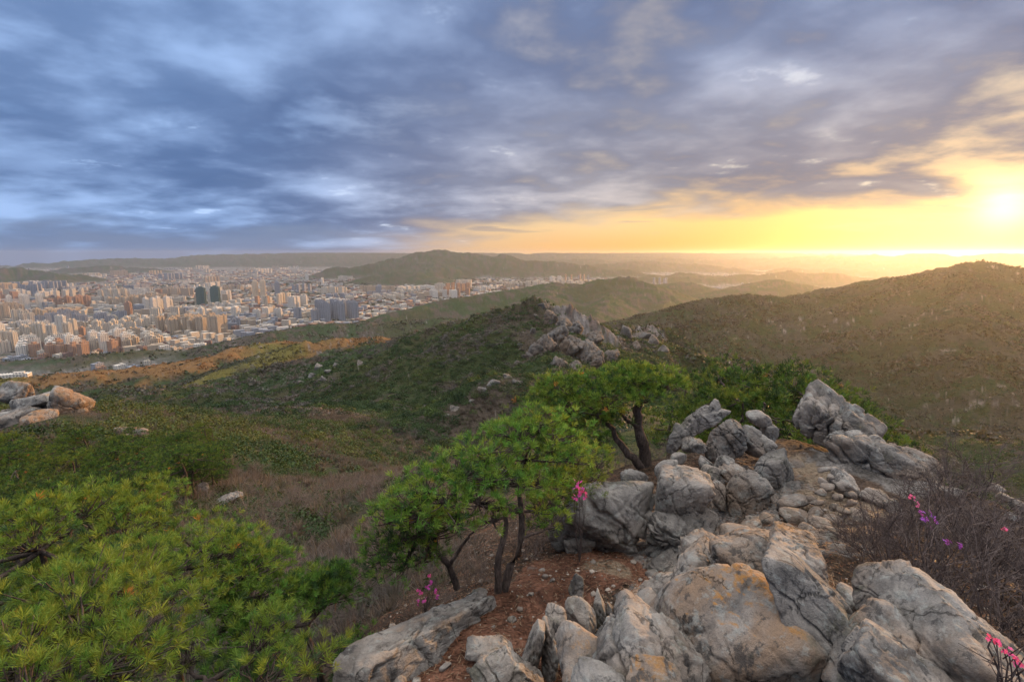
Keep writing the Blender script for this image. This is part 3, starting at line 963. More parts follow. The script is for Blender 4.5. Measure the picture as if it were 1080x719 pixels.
    r(757, 523, 9.7, 15, 32, 'narrow grey rock between pinkish stone and the dark boulder', roll=4, warm=0.4, seed=141)
    r(744, 528, 9.4, 17, 24, 'pinkish smooth stone right of the stack dome', roll=0, warm=1.0, p=8, seed=143)
    r(785, 523, 9.7, 46, 54, 'dark brown boulder with a pale cap in the middle of the outcrop', roll=-10, depth=0.9, level=6, p=8, warm=0.8, dark=0.40, seed=145)
    r(813, 502, 10.2, 40, 48, 'dark grey angular block right of the dark brown boulder', roll=16, depth=0.8, level=6, p=13, planes=7, warm=0.1, dark=0.3, cracks=4, seed=147)
    r(829, 495, 10.8, 18, 28, 'small dark wedge beside the tan path', roll=22, warm=0.3, dark=0.3, p=14, seed=149)
    r(794, 465, 11.6, 28, 36, 'brown wedge shaped rock right of the tall brown block', roll=32, warm=0.7, dark=0.2, p=12, seed=151)
    r(802, 443, 12.0, 28, 18, 'rounded pale boulder on top of the crest near the pines', roll=10, warm=0.5, p=7, seed=153)
    r(811, 457, 12.0, 18, 28, 'pale jointed pillar under the rounded crest boulder', roll=0, warm=0.3, seed=155)
    r(808, 470, 11.4, 26, 18, 'smooth oval grey rock below the jointed pillar', roll=-25, warm=0.3, p=7, seed=157)
    r(772, 500, 10.4, 30, 20, 'small brown shelf above the dark brown boulder', roll=-10, warm=0.8, seed=158)
    r(724, 504, 10.6, 22, 18, 'grey rock tucked behind the stack dome', roll=20, warm=0.3, seed=159)
    # --- the fluted top rock and the ledge falling to the right
    r(876, 452, 12.6, 112, 76, 'large fluted pale granite outcrop crowning the ridge right of the path', roll=-16, depth=2.0, level=6, p=12, planes=4, rough=0.025, cracks=1, crease=0.2, blocks=0.35, flutes=2.6, cdepth=0.14, taper=0.22, warm=0.35, seed=777, name='rock_outcrop')
    r(905, 462, 12.2, 60, 40, 'pink tinged shoulder on the right of the fluted outcrop', roll=-32, depth=1.2, level=6, warm=0.6, seed=163)
    r(916, 484, 11.2, 92, 52, 'broad grey ledge sloping down right of the fluted outcrop', roll=-24, depth=1.6, level=6, p=9, rough=0.05, cracks=4, beds=1.2, cdepth=0.07, warm=0.5, seed=165)
    r(958, 494, 10.6, 80, 42, 'brown and grey ledge running under the bare shrubs', roll=-28, depth=1.4, level=6, rough=0.05, cracks=4, warm=0.8, seed=167)
    # --- stones round the path
    r(891, 511, 9.2, 33, 24, 'flat angular plate of rock lying on the tan path', roll=-6, depth=0.5, p=15, planes=6, warm=0.4, seed=169, name='flat_stone')
    r(923, 525, 8.8, 30, 20, 'grey rock right of the flat angular plate', roll=-12, depth=0.5, warm=0.3, seed=171)
    r(942, 538, 8.2, 16, 24, 'upright pale stone near the pink flowers', roll=24, warm=0.2, p=14, seed=173)
    r(956, 571, 7.0, 20, 24, 'grey stone half hidden by twigs below the purple flowers', roll=20, warm=0.2, seed=175)
    r(840, 528, 8.8, 38, 20, 'smooth oval stone lying at the near end of the path', roll=8, depth=0.5, warm=0.5, p=7, seed=177)
    pil = ((812, 550, 8.2, 20, 15), (838, 545, 8.2, 30, 16), (861, 541, 8.2, 16, 15), (877, 550, 7.9, 15, 16), (864, 555, 7.7, 24, 20),
           (854, 565, 7.3, 28, 20), (880, 564, 7.4, 22, 19), (832, 566, 7.3, 30, 18), (806, 570, 7.0, 30, 16), (866, 573, 6.9, 26, 22), (846, 580, 6.6, 26, 16),
           (818, 582, 6.4, 34, 18), (795, 556, 8.0, 26, 16), (776, 566, 7.6, 30, 20), (886, 580, 6.8, 20, 16), (755, 575, 7.2, 26, 18))
    for i, (a, b, Y, w, h) in enumerate(pil):
        r(a, b, Y, w * 1.12, h * 1.15, 'rounded pillow stone in the tumbled row below the tan path', roll=-25 + 9 * (i % 5), warm=0.6, p=6, rough=0.035, seed=200 + i, level=4 if w < 20 else 5, group='rounded stones below the path')
    sm = ((876, 503), (873, 514), (884, 524), (900, 522), (870, 495), (866, 520), (898, 530), (855, 525), (862, 530), (880, 534), (868, 508), (890, 538))
    for i, (a, b) in enumerate(sm):
        q = P(a, b, 9.0)
        Y = 9.6 - (b - 495) * 0.035
        r(a, b, Y, 9 + (i * 5) % 7, 6 + (i * 3) % 4, 'small loose stone lying on the tan path', roll=(i * 37) % 50 - 25, warm=0.5, p=10, level=3, seed=230 + i, group='small loose stones on the path', name='stone', cat='stone')
    loose = ((413, 709, 4.9, 16, 10), (420, 716, 4.75, 18, 12), (440, 719, 4.7, 12, 7), (470, 713, 4.85, 16, 7), (484, 660, 5.75, 7, 5), (575, 604, 7.1, 8, 6), (583, 612, 6.9, 7, 5),
             (560, 628, 6.5, 6, 4), (500, 652, 5.9, 6, 4), (541, 652, 5.9, 12, 7), (404, 717, 4.8, 8, 7), (548, 640, 6.15, 8, 5), (572, 592, 7.5, 7, 5), (520, 660, 5.6, 5, 4), (495, 714, 4.7, 8, 5))
    for i, (a, b, Y, w, h) in enumerate(loose):
        q = P(a, b, Y)
        o = r(a, b, Y, w, h, 'small pale stone lying on the red soil by the pine', roll=(i * 53) % 40 - 20, warm=0.4, p=10, level=3 if w < 10 else 4, seed=260 + i, group='small pale stones on the red soil', name='stone', cat='stone')
        o.location.z = h1(q[0], q[1]) + 0.25 * h * px_m(b, Y)
    for i, (a, b, Y, w, h) in enumerate(((1074, 533, 9.5, 18, 15), (1058, 525, 10, 12, 10), (1066, 545, 9.0, 16, 12), (1052, 515, 10.5, 14, 9))):
        r(a, b, Y, w, h, 'pale rock at the far right showing through the bare twigs', roll=-20, warm=0.3, seed=280 + i, group='pale rocks behind the right twigs')
    rgf = np.random.default_rng(412)
    nf = 0
    for t in range(700):
        a, b = rgf.uniform(680, 905), rgf.uniform(480, 640)
        if b > 640 - 0.25 * (a - 680) or b < 560 - 0.45 * (a - 680) or (a > 835 and b < 545):
            continue
        Y = ground_hit(a, b)
        if Y is None or Y > 13:
            continue
        w = rgf.uniform(14, 34)
        r(a, b + 3, Y, w, w * rgf.uniform(0.5, 0.8), 'weathered stone packed between the larger rocks of the outcrop', roll=rgf.uniform(-35, 35), warm=rgf.uniform(0.2, 1.0), dark=rgf.uniform(0, 0.3),
          p=rgf.uniform(7, 13), seed=500 + t, level=4, group='stones packed in the outcrop')
        nf += 1
        if nf > 95:
            break
    # --- rocks on the left spur, sunlight's orange put into their colour
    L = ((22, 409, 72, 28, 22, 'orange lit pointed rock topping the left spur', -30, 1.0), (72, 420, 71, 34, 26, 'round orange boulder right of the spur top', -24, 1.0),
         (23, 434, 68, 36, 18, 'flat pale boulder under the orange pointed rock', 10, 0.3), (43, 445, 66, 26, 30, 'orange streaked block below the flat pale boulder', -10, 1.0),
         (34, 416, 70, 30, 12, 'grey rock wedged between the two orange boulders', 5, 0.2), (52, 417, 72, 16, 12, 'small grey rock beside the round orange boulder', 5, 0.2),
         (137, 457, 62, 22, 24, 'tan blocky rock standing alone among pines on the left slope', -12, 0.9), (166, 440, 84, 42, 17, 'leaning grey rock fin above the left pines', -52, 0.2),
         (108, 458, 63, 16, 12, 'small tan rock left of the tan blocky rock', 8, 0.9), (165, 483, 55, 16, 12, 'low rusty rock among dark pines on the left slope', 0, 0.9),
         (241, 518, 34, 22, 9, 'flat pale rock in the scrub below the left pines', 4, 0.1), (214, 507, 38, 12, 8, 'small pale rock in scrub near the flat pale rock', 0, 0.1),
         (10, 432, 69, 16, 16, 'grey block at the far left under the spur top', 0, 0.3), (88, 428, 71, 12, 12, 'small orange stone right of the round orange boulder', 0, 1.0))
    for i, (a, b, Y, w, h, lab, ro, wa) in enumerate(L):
        r(a, b + 8, Y, w * 1.3, h * 1.4, lab, roll=ro, warm=2.6 * wa, p=11, rough=0.06, cracks=4, seed=300 + i, grain=0.28, lichen=0.8 * wa)  # raised warm and lichen amounts here paint in the sunlight's orange
    # --- crags further off
    C = [(520, 405, 148, 20, 12), (508, 412, 146, 14, 9), (535, 398, 152, 14, 8), (480, 432, 135, 16, 9), (470, 440, 130, 12, 7), (546, 404, 152, 16, 9), (498, 424, 140, 10, 7)]
    for i, (a, b, Y, w, h) in enumerate(C):
        Y = ground_hit(a, b, 60.0, 300.0) or Y
        r(a, b, Y, w * 0.75, h * 0.95, 'pale rock poking out of yellow scrub on the knob before the peak', roll=-10, warm=0.7, dark=0.25, rough=0.07, seed=340 + i, grain=0.12, level=4, group='pale rocks on the scrubby knob')
    C = [(570, 372, 322, 30, 34, -30), (585, 360, 325, 26, 36, -32), (600, 372, 325, 28, 44, -34), (614, 380, 325, 24, 40, -36), (555, 378, 318, 24, 20, 10), (592, 348, 330, 22, 26, -30),
         (580, 338, 330, 18, 18, -20), (626, 384, 330, 18, 32, -34), (545, 384, 312, 20, 14, 20), (606, 350, 334, 18, 26, -34), (566, 335, 334, 14, 14, 0), (640, 380, 345, 18, 26, -38), (562, 352, 322, 20, 26, -10), (574, 326, 334, 16, 12, 0), (622, 362, 338, 18, 30, -36), (548, 366, 318, 16, 20, -6), (606, 392, 318, 24, 22, -34), (588, 388, 312, 24, 20, -30)]
    for i, (a, b, Y, w, h, ro) in enumerate(C):
        k_ = 0.45 if a < 568 else 0.92
        Y = (ground_hit(a, b, 120.0, 420.0) or Y) + 0.30 * w * k_ * 0.6
        r(a, b, Y, w * k_, h * 1.25 * k_, 'steep pale granite crag on the face of the middle peak', roll=ro, warm=1.0, p=15, dark=0.55, rough=0.07, flutes=2.5, cracks=5, cdepth=0.10, seed=360 + i, grain=0.07, level=5, group='granite crags on the middle peak', name='rock_crag')
    C = [(660, 355, 445, 18, 20, -20), (675, 358, 447, 18, 22, -30), (688, 364, 455, 16, 18, -35), (698, 371, 465, 14, 14, -38), (668, 366, 440, 16, 20, -25)]
    for i, (a, b, Y, w, h, ro) in enumerate(C):
        Y = (ground_hit(a, b, 200.0, 600.0) or Y) + 4.0
        r(a, b, Y, w * 0.9, h * 1.1, 'grey crag on the second lower peak right of the main peak', roll=ro, warm=1.0, dark=0.52, rough=0.07, flutes=2.5, cracks=5, cdepth=0.10, seed=380 + i, grain=0.06, level=4, group='crags on the lower peak', name='rock_crag')
    C = [(336, 388, 430, 16, 9), (347, 393, 420, 14, 8), (330, 397, 410, 12, 8), (355, 386, 440, 10, 7), (342, 401, 400, 12, 7), (318, 404, 400, 10, 6), (380, 384, 420, 10, 7)]
    for i, (a, b, Y, w, h) in enumerate(C):
        Y = ground_hit(a, b, 200.0, 700.0) or Y
        o = r(a, b, Y, w * 0.8, h * 0.9, 'pale rock patch on the dark slope left of the middle peak', roll=-30, warm=0.4, dark=0.25, rough=0.09, seed=400 + i, grain=0.06, level=4, group='pale rocks on the dark slope')


make_rocks()


# ------------------------------------------------------------------ plants
def tube(path, radii, sides=7, cap=False):
    path = np.asarray(path, float)
    n = len(path)
    d = np.gradient(path, axis=0)
    d /= np.linalg.norm(d, axis=1)[:, None] + 1e-9
    ref = np.where(np.abs(d[:, 2:3]) > 0.9, np.array([[1.0, 0, 0]]), np.array([[0, 0, 1.0]]))
    a = np.cross(d, ref)
    a /= np.linalg.norm(a, axis=1)[:, None] + 1e-9
    b = np.cross(d, a)
    th = np.linspace(0, 2 * np.pi, sides, endpoint=False)
    V = path[:, None, :] + np.asarray(radii)[:, None, None] * (np.cos(th)[None, :, None] * a[:, None, :] + np.sin(th)[None, :, None] * b[:, None, :])
    idx = np.arange(n * sides).reshape(n, sides)
    Fq = np.stack([idx[:-1], np.roll(idx[:-1], -1, 1), np.roll(idx[1:], -1, 1), idx[1:]], -1).reshape(-1, 4)
    return V.reshape(-1, 3), Fq


class MB:
    def __init__(self):
        self.V, self.F, self.C, self.n = [], {}, [], 0
    def add(self, V, F_, col=None):
        F_ = np.asarray(F_)
        self.F.setdefault(F_.shape[1], []).append(F_ + self.n)
        self.V.append(V)
        if col is not None:
            self.C.append(np.broadcast_to(col, (len(V), 3)))
        self.n += len(V)
    def build(self, name, mat, parent=None, smooth=False, loc=None, link=True):
        return mesh_np(name, np.concatenate(self.V), [np.concatenate(v) for v in self.F.values()], mat, parent,
                       np.concatenate(self.C) if self.C else None, smooth, loc, link)


def smooth_path(p, n=10, jit=0.0, rg=None):
    p = np.asarray(p, float)
    t = np.linspace(0, 1, len(p))
    tt = np.linspace(0, 1, n)
    out = np.stack([np.interp(tt, t, p[:, k]) for k in range(3)], 1)
    for _ in range(2):
        out[1:-1] = (out[:-2] + 2 * out[1:-1] + out[2:]) / 4
    if jit and rg is not None:
        out[1:-1] += rg.normal(size=(n - 2, 3)) * jit
    return out


def tufts(pos, axis, L, nn, width, rg, col, spread=(0.35, 1.15), stem=0.5):
    """needle tufts: nn needles round each shoot; L and width per tuft or scalar"""
    N = len(pos)
    L = np.broadcast_to(L, (N,))[:, None]
    axis = axis / (np.linalg.norm(axis, axis=1)[:, None] + 1e-9)
    ref = np.where(np.abs(axis[:, 2:3]) > 0.9, np.array([[1.0, 0, 0]]), np.array([[0, 0, 1.0]]))
    a = np.cross(axis, ref)
    a /= np.linalg.norm(a, axis=1)[:, None]
    b = np.cross(axis, a)
    ph = rg.uniform(0, 2 * np.pi, (N, nn))
    th = rg.uniform(spread[0], spread[1], (N, nn))
    rad = np.cos(ph)[..., None] * a[:, None] + np.sin(ph)[..., None] * b[:, None]
    d = np.cos(th)[..., None] * axis[:, None] + np.sin(th)[..., None] * rad
    u = rg.uniform(0, 1, (N, nn))
    base = pos[:, None] + axis[:, None] * (u * stem * L)[..., None]
    ln = (L * rg.uniform(0.7, 1.1, (N, nn)))[..., None]
    side = np.cross(d, rg.normal(size=(N, nn, 3)))
    side /= np.linalg.norm(side, axis=2)[..., None] + 1e-9
    side *= width * 0.5
    mid = base + d * ln * 0.55
    tip = base + d * ln
    V = np.stack([base, mid + side, tip, mid - side], 2).reshape(-1, 3)
    Fq = np.arange(N * nn * 4).reshape(-1, 4)
    c = np.repeat(col[:, None, :], nn, 1) * rg.uniform(0.75, 1.25, (N, nn, 1))
    C = np.repeat(c.reshape(-1, 3), 4, 0)
    return V, Fq, C


def pad_points(rg, c, rad, n, tilt=(0, 0)):
    """shoot positions through a flattened pad, mostly in its upper shell"""
    d = rg.normal(size=(n, 3))
    d /= np.linalg.norm(d, axis=1)[:, None]
    d[:, 2] = np.where(d[:, 2] < -0.25, -d[:, 2], d[:, 2])
    r = rg.uniform(0.45, 1.0, n) ** 0.6
    # lumpy outline
    lump = 1 + 0.75 * fbm(d * 1.8 + rg.uniform(-30, 30, 3), 2)
    p = d * (r * lump)[:, None] * np.asarray(rad)
    return p + c, d


PINE_G = np.array((0.060, 0.135, 0.022))
PINE_Y = np.array((0.150, 0.170, 0.022))
PINE_D = np.array((0.026, 0.055, 0.018))
DEAD = np.array((0.34, 0.13, 0.03))


def pine_colours(rg, n, yellow=0.3, dark=0.2, bright=1.0, dead=0.004):
    k = rg.random(n)
    w = np.clip(rg.normal(yellow, 0.25, n), 0, 1)[:, None]
    c = PINE_G * (1 - w) + PINE_Y * w
    dk = (rg.random(n) < dark)[:, None]
    c = np.where(dk, PINE_D, c)
    c = np.where((rg.random(n) < dead)[:, None], DEAD, c)
    return c * bright * rg.uniform(0.8, 1.2, (n, 1))


def pine(label, base, stems, pads, L=0.10, nn=22, width=0.007, dens=1.0, yellow=0.3, dark=0.2, bright=1.0, seed=1, group=None, name='pine_tree', dead=0.004, twigs=True):
    """base: world point; stems: list of (points, r0, r1) in world space; pads: (centre, (rx, ry, rz))"""
    rg = np.random.default_rng(seed)
    root = empty(name, Vector(base), label, 'tree', group)
    base = np.asarray(base, float)
    wood = MB()
    ends = []
    for p, r0, r1 in stems:
        sp = smooth_path(p, 12, r0 * 0.22, rg) - base
        wood.add(*tube(sp, np.linspace(r0, r1, len(sp)) * rg.uniform(0.9, 1.1, len(sp)), 9))
        ends += list(sp[4:])
    ends = np.array(ends)
    fo = MB()
    for c, rad in pads:
        c = np.asarray(c) - base
        rad = np.asarray(rad)
        vol = rad[0] * rad[1] + 0.5 * rad[2] * (rad[0] + rad[1])
        n = max(12, int(dens * vol * 3.6 / (L * L)))
        p, d = pad_points(rg, c, rad, n)
        axis = d * np.array((1, 1, 0.7)) + np.array((0, 0, 0.75)) + rg.normal(size=(n, 3)) * 0.25
        V, Fq, C = tufts(p, axis, L * rg.uniform(0.8, 1.2, n), nn, width, rg, pine_colours(rg, n, yellow, dark, bright, dead))
        fo.add(V, Fq, C)
        # a limb into the pad and boughs inside it
        j = ends[np.argmin(((ends - c - np.array((0, 0, -0.3 * rad[2]))) ** 2).sum(1))]
        lp = smooth_path([j, (j + c) / 2 + rg.normal(size=3) * 0.08 * rad.max() + np.array((0, 0, -0.05)), c - np.array((0, 0, rad[2] * 0.4))], 8, 0.01, rg)
        rr = min(0.035, 0.045 * rad.max() + 0.008)
        wood.add(*tube(lp, np.linspace(rr, rr * 0.5, 8), 6))
        if twigs:
            for q in p[rg.choice(n, min(n, 26), replace=False)]:
                s = lp[rg.integers(4, 8)]
                tp = smooth_path([s, (s + q) / 2 + np.array((0, 0, -0.04)), q], 5, 0.008, rg)
                wood.add(*tube(tp, np.linspace(rr * 0.4, 0.004, 5), 4))
    wood.build('trunk', M_BARK, root, True)
    fo.build('crown', M_PINE, root)
    return root


def pads_px(lst):
    out = []
    for px, py, Y, rx, ry, rd in lst:
        k = px_m(py, Y)
        out.append((P(px, py, Y), (rx * k, rd, ry * k)))
    return out


def pline(lst):
    return [P(*t) for t in lst]


def make_hero_pines():
    # leaning twin-stemmed pine at the end of the slab
    b = P(531, 632, 6.55)
    pine('bright green twin stemmed pine leaning left at the upper end of the grey slab', b,
         [(pline([(532, 634, 6.55), (533, 612, 6.55), (537, 598, 6.55), (552, 572, 6.6), (557, 548, 6.7), (545, 524, 6.8), (543, 500, 6.9), (560, 470, 7.0)]), 0.07, 0.025),
          (pline([(529, 634, 6.5), (524, 608, 6.45), (526, 585, 6.4), (536, 556, 6.5), (531, 530, 6.5), (512, 505, 6.5)]), 0.055, 0.02),
          (pline([(549, 538, 6.7), (530, 537, 6.55), (510, 534, 6.4), (490, 522, 6.3), (450, 528, 6.2)]), 0.045, 0.015)],
         pads_px([(568, 444, 7.2, 40, 10, 0.5), (538, 456, 6.9, 34, 9, 0.45), (590, 460, 7.1, 30, 10, 0.45), (515, 474, 6.6, 40, 10, 0.5), (558, 480, 6.9, 46, 12, 0.55), (600, 482, 7.0, 26, 11, 0.4),
                  (480, 492, 6.4, 40, 10, 0.5), (520, 502, 6.3, 44, 12, 0.5), (452, 510, 6.2, 38, 10, 0.45), (424, 528, 6.1, 32, 10, 0.4), (470, 526, 6.1, 42, 11, 0.5), (505, 528, 6.2, 34, 10, 0.45),
                  (408, 548, 6.0, 26, 10, 0.4), (440, 546, 6.0, 34, 11, 0.45), (548, 512, 6.6, 36, 12, 0.5), (572, 506, 6.8, 30, 12, 0.45), (480, 548, 6.2, 28, 9, 0.35), (572, 532, 6.9, 22, 9, 0.35), (520, 548, 6.3, 20, 8, 0.3), (585, 552, 7.2, 18, 9, 0.3)]),
         L=0.10, nn=26, width=0.0075, dens=0.62, yellow=0.24, dark=0.14, bright=1.75, seed=5, dead=0.0015)
    b = P(482, 618, 6.7)
    pine('low darker pine with a crooked stem left of the twin stemmed pine', b,
         [(pline([(482, 620, 6.7), (473, 595, 6.6), (462, 582, 6.5), (445, 570, 6.4), (430, 565, 6.3)]), 0.05, 0.02),
          (pline([(474, 596, 6.6), (484, 580, 6.7), (492, 568, 6.7), (500, 560, 6.7)]), 0.03, 0.012)],
         pads_px([(412, 572, 6.2, 30, 18, 0.45), (440, 560, 6.3, 34, 16, 0.45), (425, 594, 6.2, 32, 18, 0.45), (462, 556, 6.4, 32, 16, 0.4), (400, 588, 6.2, 18, 14, 0.35), (448, 585, 6.3, 24, 14, 0.35)]),
         L=0.10, nn=24, width=0.0075, dens=0.7, yellow=0.14, dark=0.35, bright=1.2, seed=6, dead=0.002)
    b = P(612, 545, 9.6)
    pine('yellowish bushy pine between the twin stemmed pine and the grey dome', b,
         [(pline([(610, 560, 9.4), (606, 530, 9.2), (600, 505, 9.0)]), 0.06, 0.03)],
         pads_px([(608, 486, 8.6, 30, 18, 0.6), (590, 505, 8.4, 30, 18, 0.6), (618, 508, 8.7, 20, 18, 0.5), (585, 530, 8.2, 24, 18, 0.5), (570, 550, 7.9, 20, 18, 0.45), (632, 488, 9.5, 18, 18, 0.5)]),
         L=0.10, nn=20, width=0.008, dens=0.7, yellow=0.6, dark=0.15, bright=1.3, seed=8, dead=0.003)
    # flat-topped pine behind the dome rock
    b = P(682, 495, 13.2)
    pine('flat topped dark trunked pine standing behind the grey dome rock', b,
         [(pline([(683, 497, 13.2), (680, 475, 13.1), (674, 455, 13.0), (672, 436, 13.0), (674, 420, 13.0), (684, 408, 13.0)]), 0.19, 0.06),
          (pline([(679, 494, 13.1), (664, 480, 13.0), (652, 465, 13.0), (644, 450, 13.0), (634, 438, 12.9)]), 0.12, 0.045),
          (pline([(673, 450, 13.0), (662, 444, 12.9), (655, 436, 12.8)]), 0.06, 0.03)],
         pads_px([(690, 400, 13, 30, 11, 0.9), (660, 402, 13, 34, 12, 0.9), (626, 406, 13, 34, 12, 0.9), (596, 410, 13, 28, 12, 0.8), (708, 408, 12.8, 16, 9, 0.6), (640, 420, 12.6, 36, 12, 0.9),
                  (605, 428, 12.8, 34, 13, 0.9), (680, 418, 12.6, 26, 9, 0.7), (625, 446, 12.8, 26, 12, 0.7), (600, 452, 13, 26, 14, 0.8), (668, 392, 13.4, 24, 8, 0.7), (580, 420, 13.4, 24, 16, 0.9), (640, 436, 13.4, 24, 12, 0.8)]),
         L=0.14, nn=20, width=0.012, dens=1.0, yellow=0.42, dark=0.22, bright=1.4, seed=9, dead=0.002)
    b = P(590, 470, 15)
    pine('dark green pine filling the slope left of the flat topped pine', b + np.array((0, 0, -1.0)),
         [(pline([(590, 500, 15), (588, 460, 15), (592, 430, 15)]), 0.10, 0.05)],
         pads_px([(570, 430, 15, 24, 14, 1.0), (560, 455, 15, 30, 16, 1.0), (590, 465, 14.6, 30, 16, 1.0), (618, 470, 14.6, 26, 14, 0.8), (640, 468, 14.8, 18, 12, 0.7)]),
         L=0.15, nn=18, width=0.013, dens=0.9, yellow=0.25, dark=0.4, seed=10)
    # crown masses close by, lower left
    near = [
        ('bushy yellow green pine crown nearest the camera at lower left', (70, 640, 3.6), 1.25, 0.52, 31),
        ('bushy pine crown at the bottom edge right of the nearest crown', (215, 690, 3.6), 0.85, 0.50, 32),
        ('broad bright pine at far left behind the nearest crown', (40, 560, 5.6), 1.5, 0.50, 33),
        ('low bright pine between the nearest crown and brown twigs', (165, 590, 5.9), 1.5, 0.45, 34),
        ('spreading mid green pine left of the bare twigs', (255, 610, 6.2), 1.15, 0.30, 35),
        ('dense dark pine bush below left of the twin stemmed pine', (320, 640, 5.9), 1.15, 0.08, 36),
        ('dark pine at the bottom edge left of the grey slab', (270, 705, 4.6), 0.55, 0.15, 37),
        ('small bright pine crown in the bottom left corner', (10, 715, 2.7), 0.85, 0.5, 38),
    ]
    for lab, (px, py, Y), rad, yel, sd_ in near:
        rg = np.random.default_rng(sd_)
        c = P(px, py, Y)
        g0 = h1(c[0], c[1])
        base = np.array((c[0] + 0.1, c[1] + 0.15, min(g0, c[2] - 0.8) - 0.1))
        pads = []
        for i in range(11):
            a = rg.uniform(0, 2 * np.pi)
            q = rad * math.sqrt(rg.uniform(0, 1))
            pc = c + np.array((q * math.cos(a), q * math.sin(a), -0.35 * q * q / rad + rg.uniform(-0.12, 0.10)))
            pr = rad * rg.uniform(0.26, 0.42)
            pads.append((pc, (pr, pr, pr * 0.5)))
        close = Y < 4.8
        pine(lab, base, [([base, (base + c) / 2 + rg.normal(size=3) * 0.1, c + np.array((0, 0, -0.25))], 0.06, 0.03)], pads,
             L=0.085 if close else 0.095, nn=42 if close else 30, width=0.0038 if close else 0.006, dens=0.52 if close else 0.68, yellow=yel, dark=0.12 if yel > 0.2 else 0.4,
             bright=1.45 if yel > 0.2 else 1.2, seed=sd_, dead=0.004)


make_hero_pines()


def generic_pine(seed, H, name, yellow, dark, L=0.15, nn=14, width=0.015):
    rg = np.random.default_rng(seed)
    pads = []
    for i in range(15):
        a = rg.uniform(0, 2 * np.pi)
        f = rg.uniform(0.4, 1.0)
        q = H * 0.50 * math.sqrt(rg.uniform(0, 1)) * (1.15 - 0.6 * f)
        pr = H * rg.uniform(0.13, 0.22)
        pads.append((np.array((q * math.cos(a), q * math.sin(a), H * f)), (pr, pr, pr * 0.42)))
    lean = rg.normal(size=2) * 0.12 * H
    return pine('x', (0, 0, 0), [([np.array((0, 0, -0.6)), np.array((lean[0], lean[1], H * 0.4)), np.array((lean[0] * 0.4, lean[1] * 0.5, H * 0.95))], 0.035 * H, 0.012 * H)], pads,
                L=L, nn=nn, width=width, dens=0.55, yellow=yellow, dark=dark, bright=0.95, seed=seed, name=name, twigs=False, dead=0.002)


def bare_shrub_mesh(seed, H, spread=0.6, stems=7, depth=4, r0=0.012, sides=3):
    rg = np.random.default_rng(seed)
    mb = MB()
    def grow(p, d, L, r, lev):
        n = 4
        path = [p]
        dd = d.copy()
        for k in range(n):
            dd = dd + rg.normal(size=3) * 0.16 + np.array((0, 0, 0.04))
            dd /= np.linalg.norm(dd)
            path.append(path[-1] + dd * L / n)
        mb.add(*tube(np.array(path), np.linspace(r, r * 0.6, n + 1), sides))
        if lev > 0:
            for k in range(rg.integers(2, 5)):
                q = path[rg.integers(1, n + 1)]
                nd = dd + rg.normal(size=3) * 0.55
                nd /= np.linalg.norm(nd)
                grow(q, nd, L * rg.uniform(0.5, 0.8), r * 0.6, lev - 1)
    for s in range(stems):
        a = rg.uniform(0, 2 * np.pi)
        d = np.array((spread * math.cos(a), spread * math.sin(a), 1.0)) * 1.0
        d /= np.linalg.norm(d)
        grow(np.array((0.1 * math.cos(a), 0.1 * math.sin(a), -0.15)) * H, d, H * rg.uniform(0.40, 0.58), r0 * H, depth)
    return mb


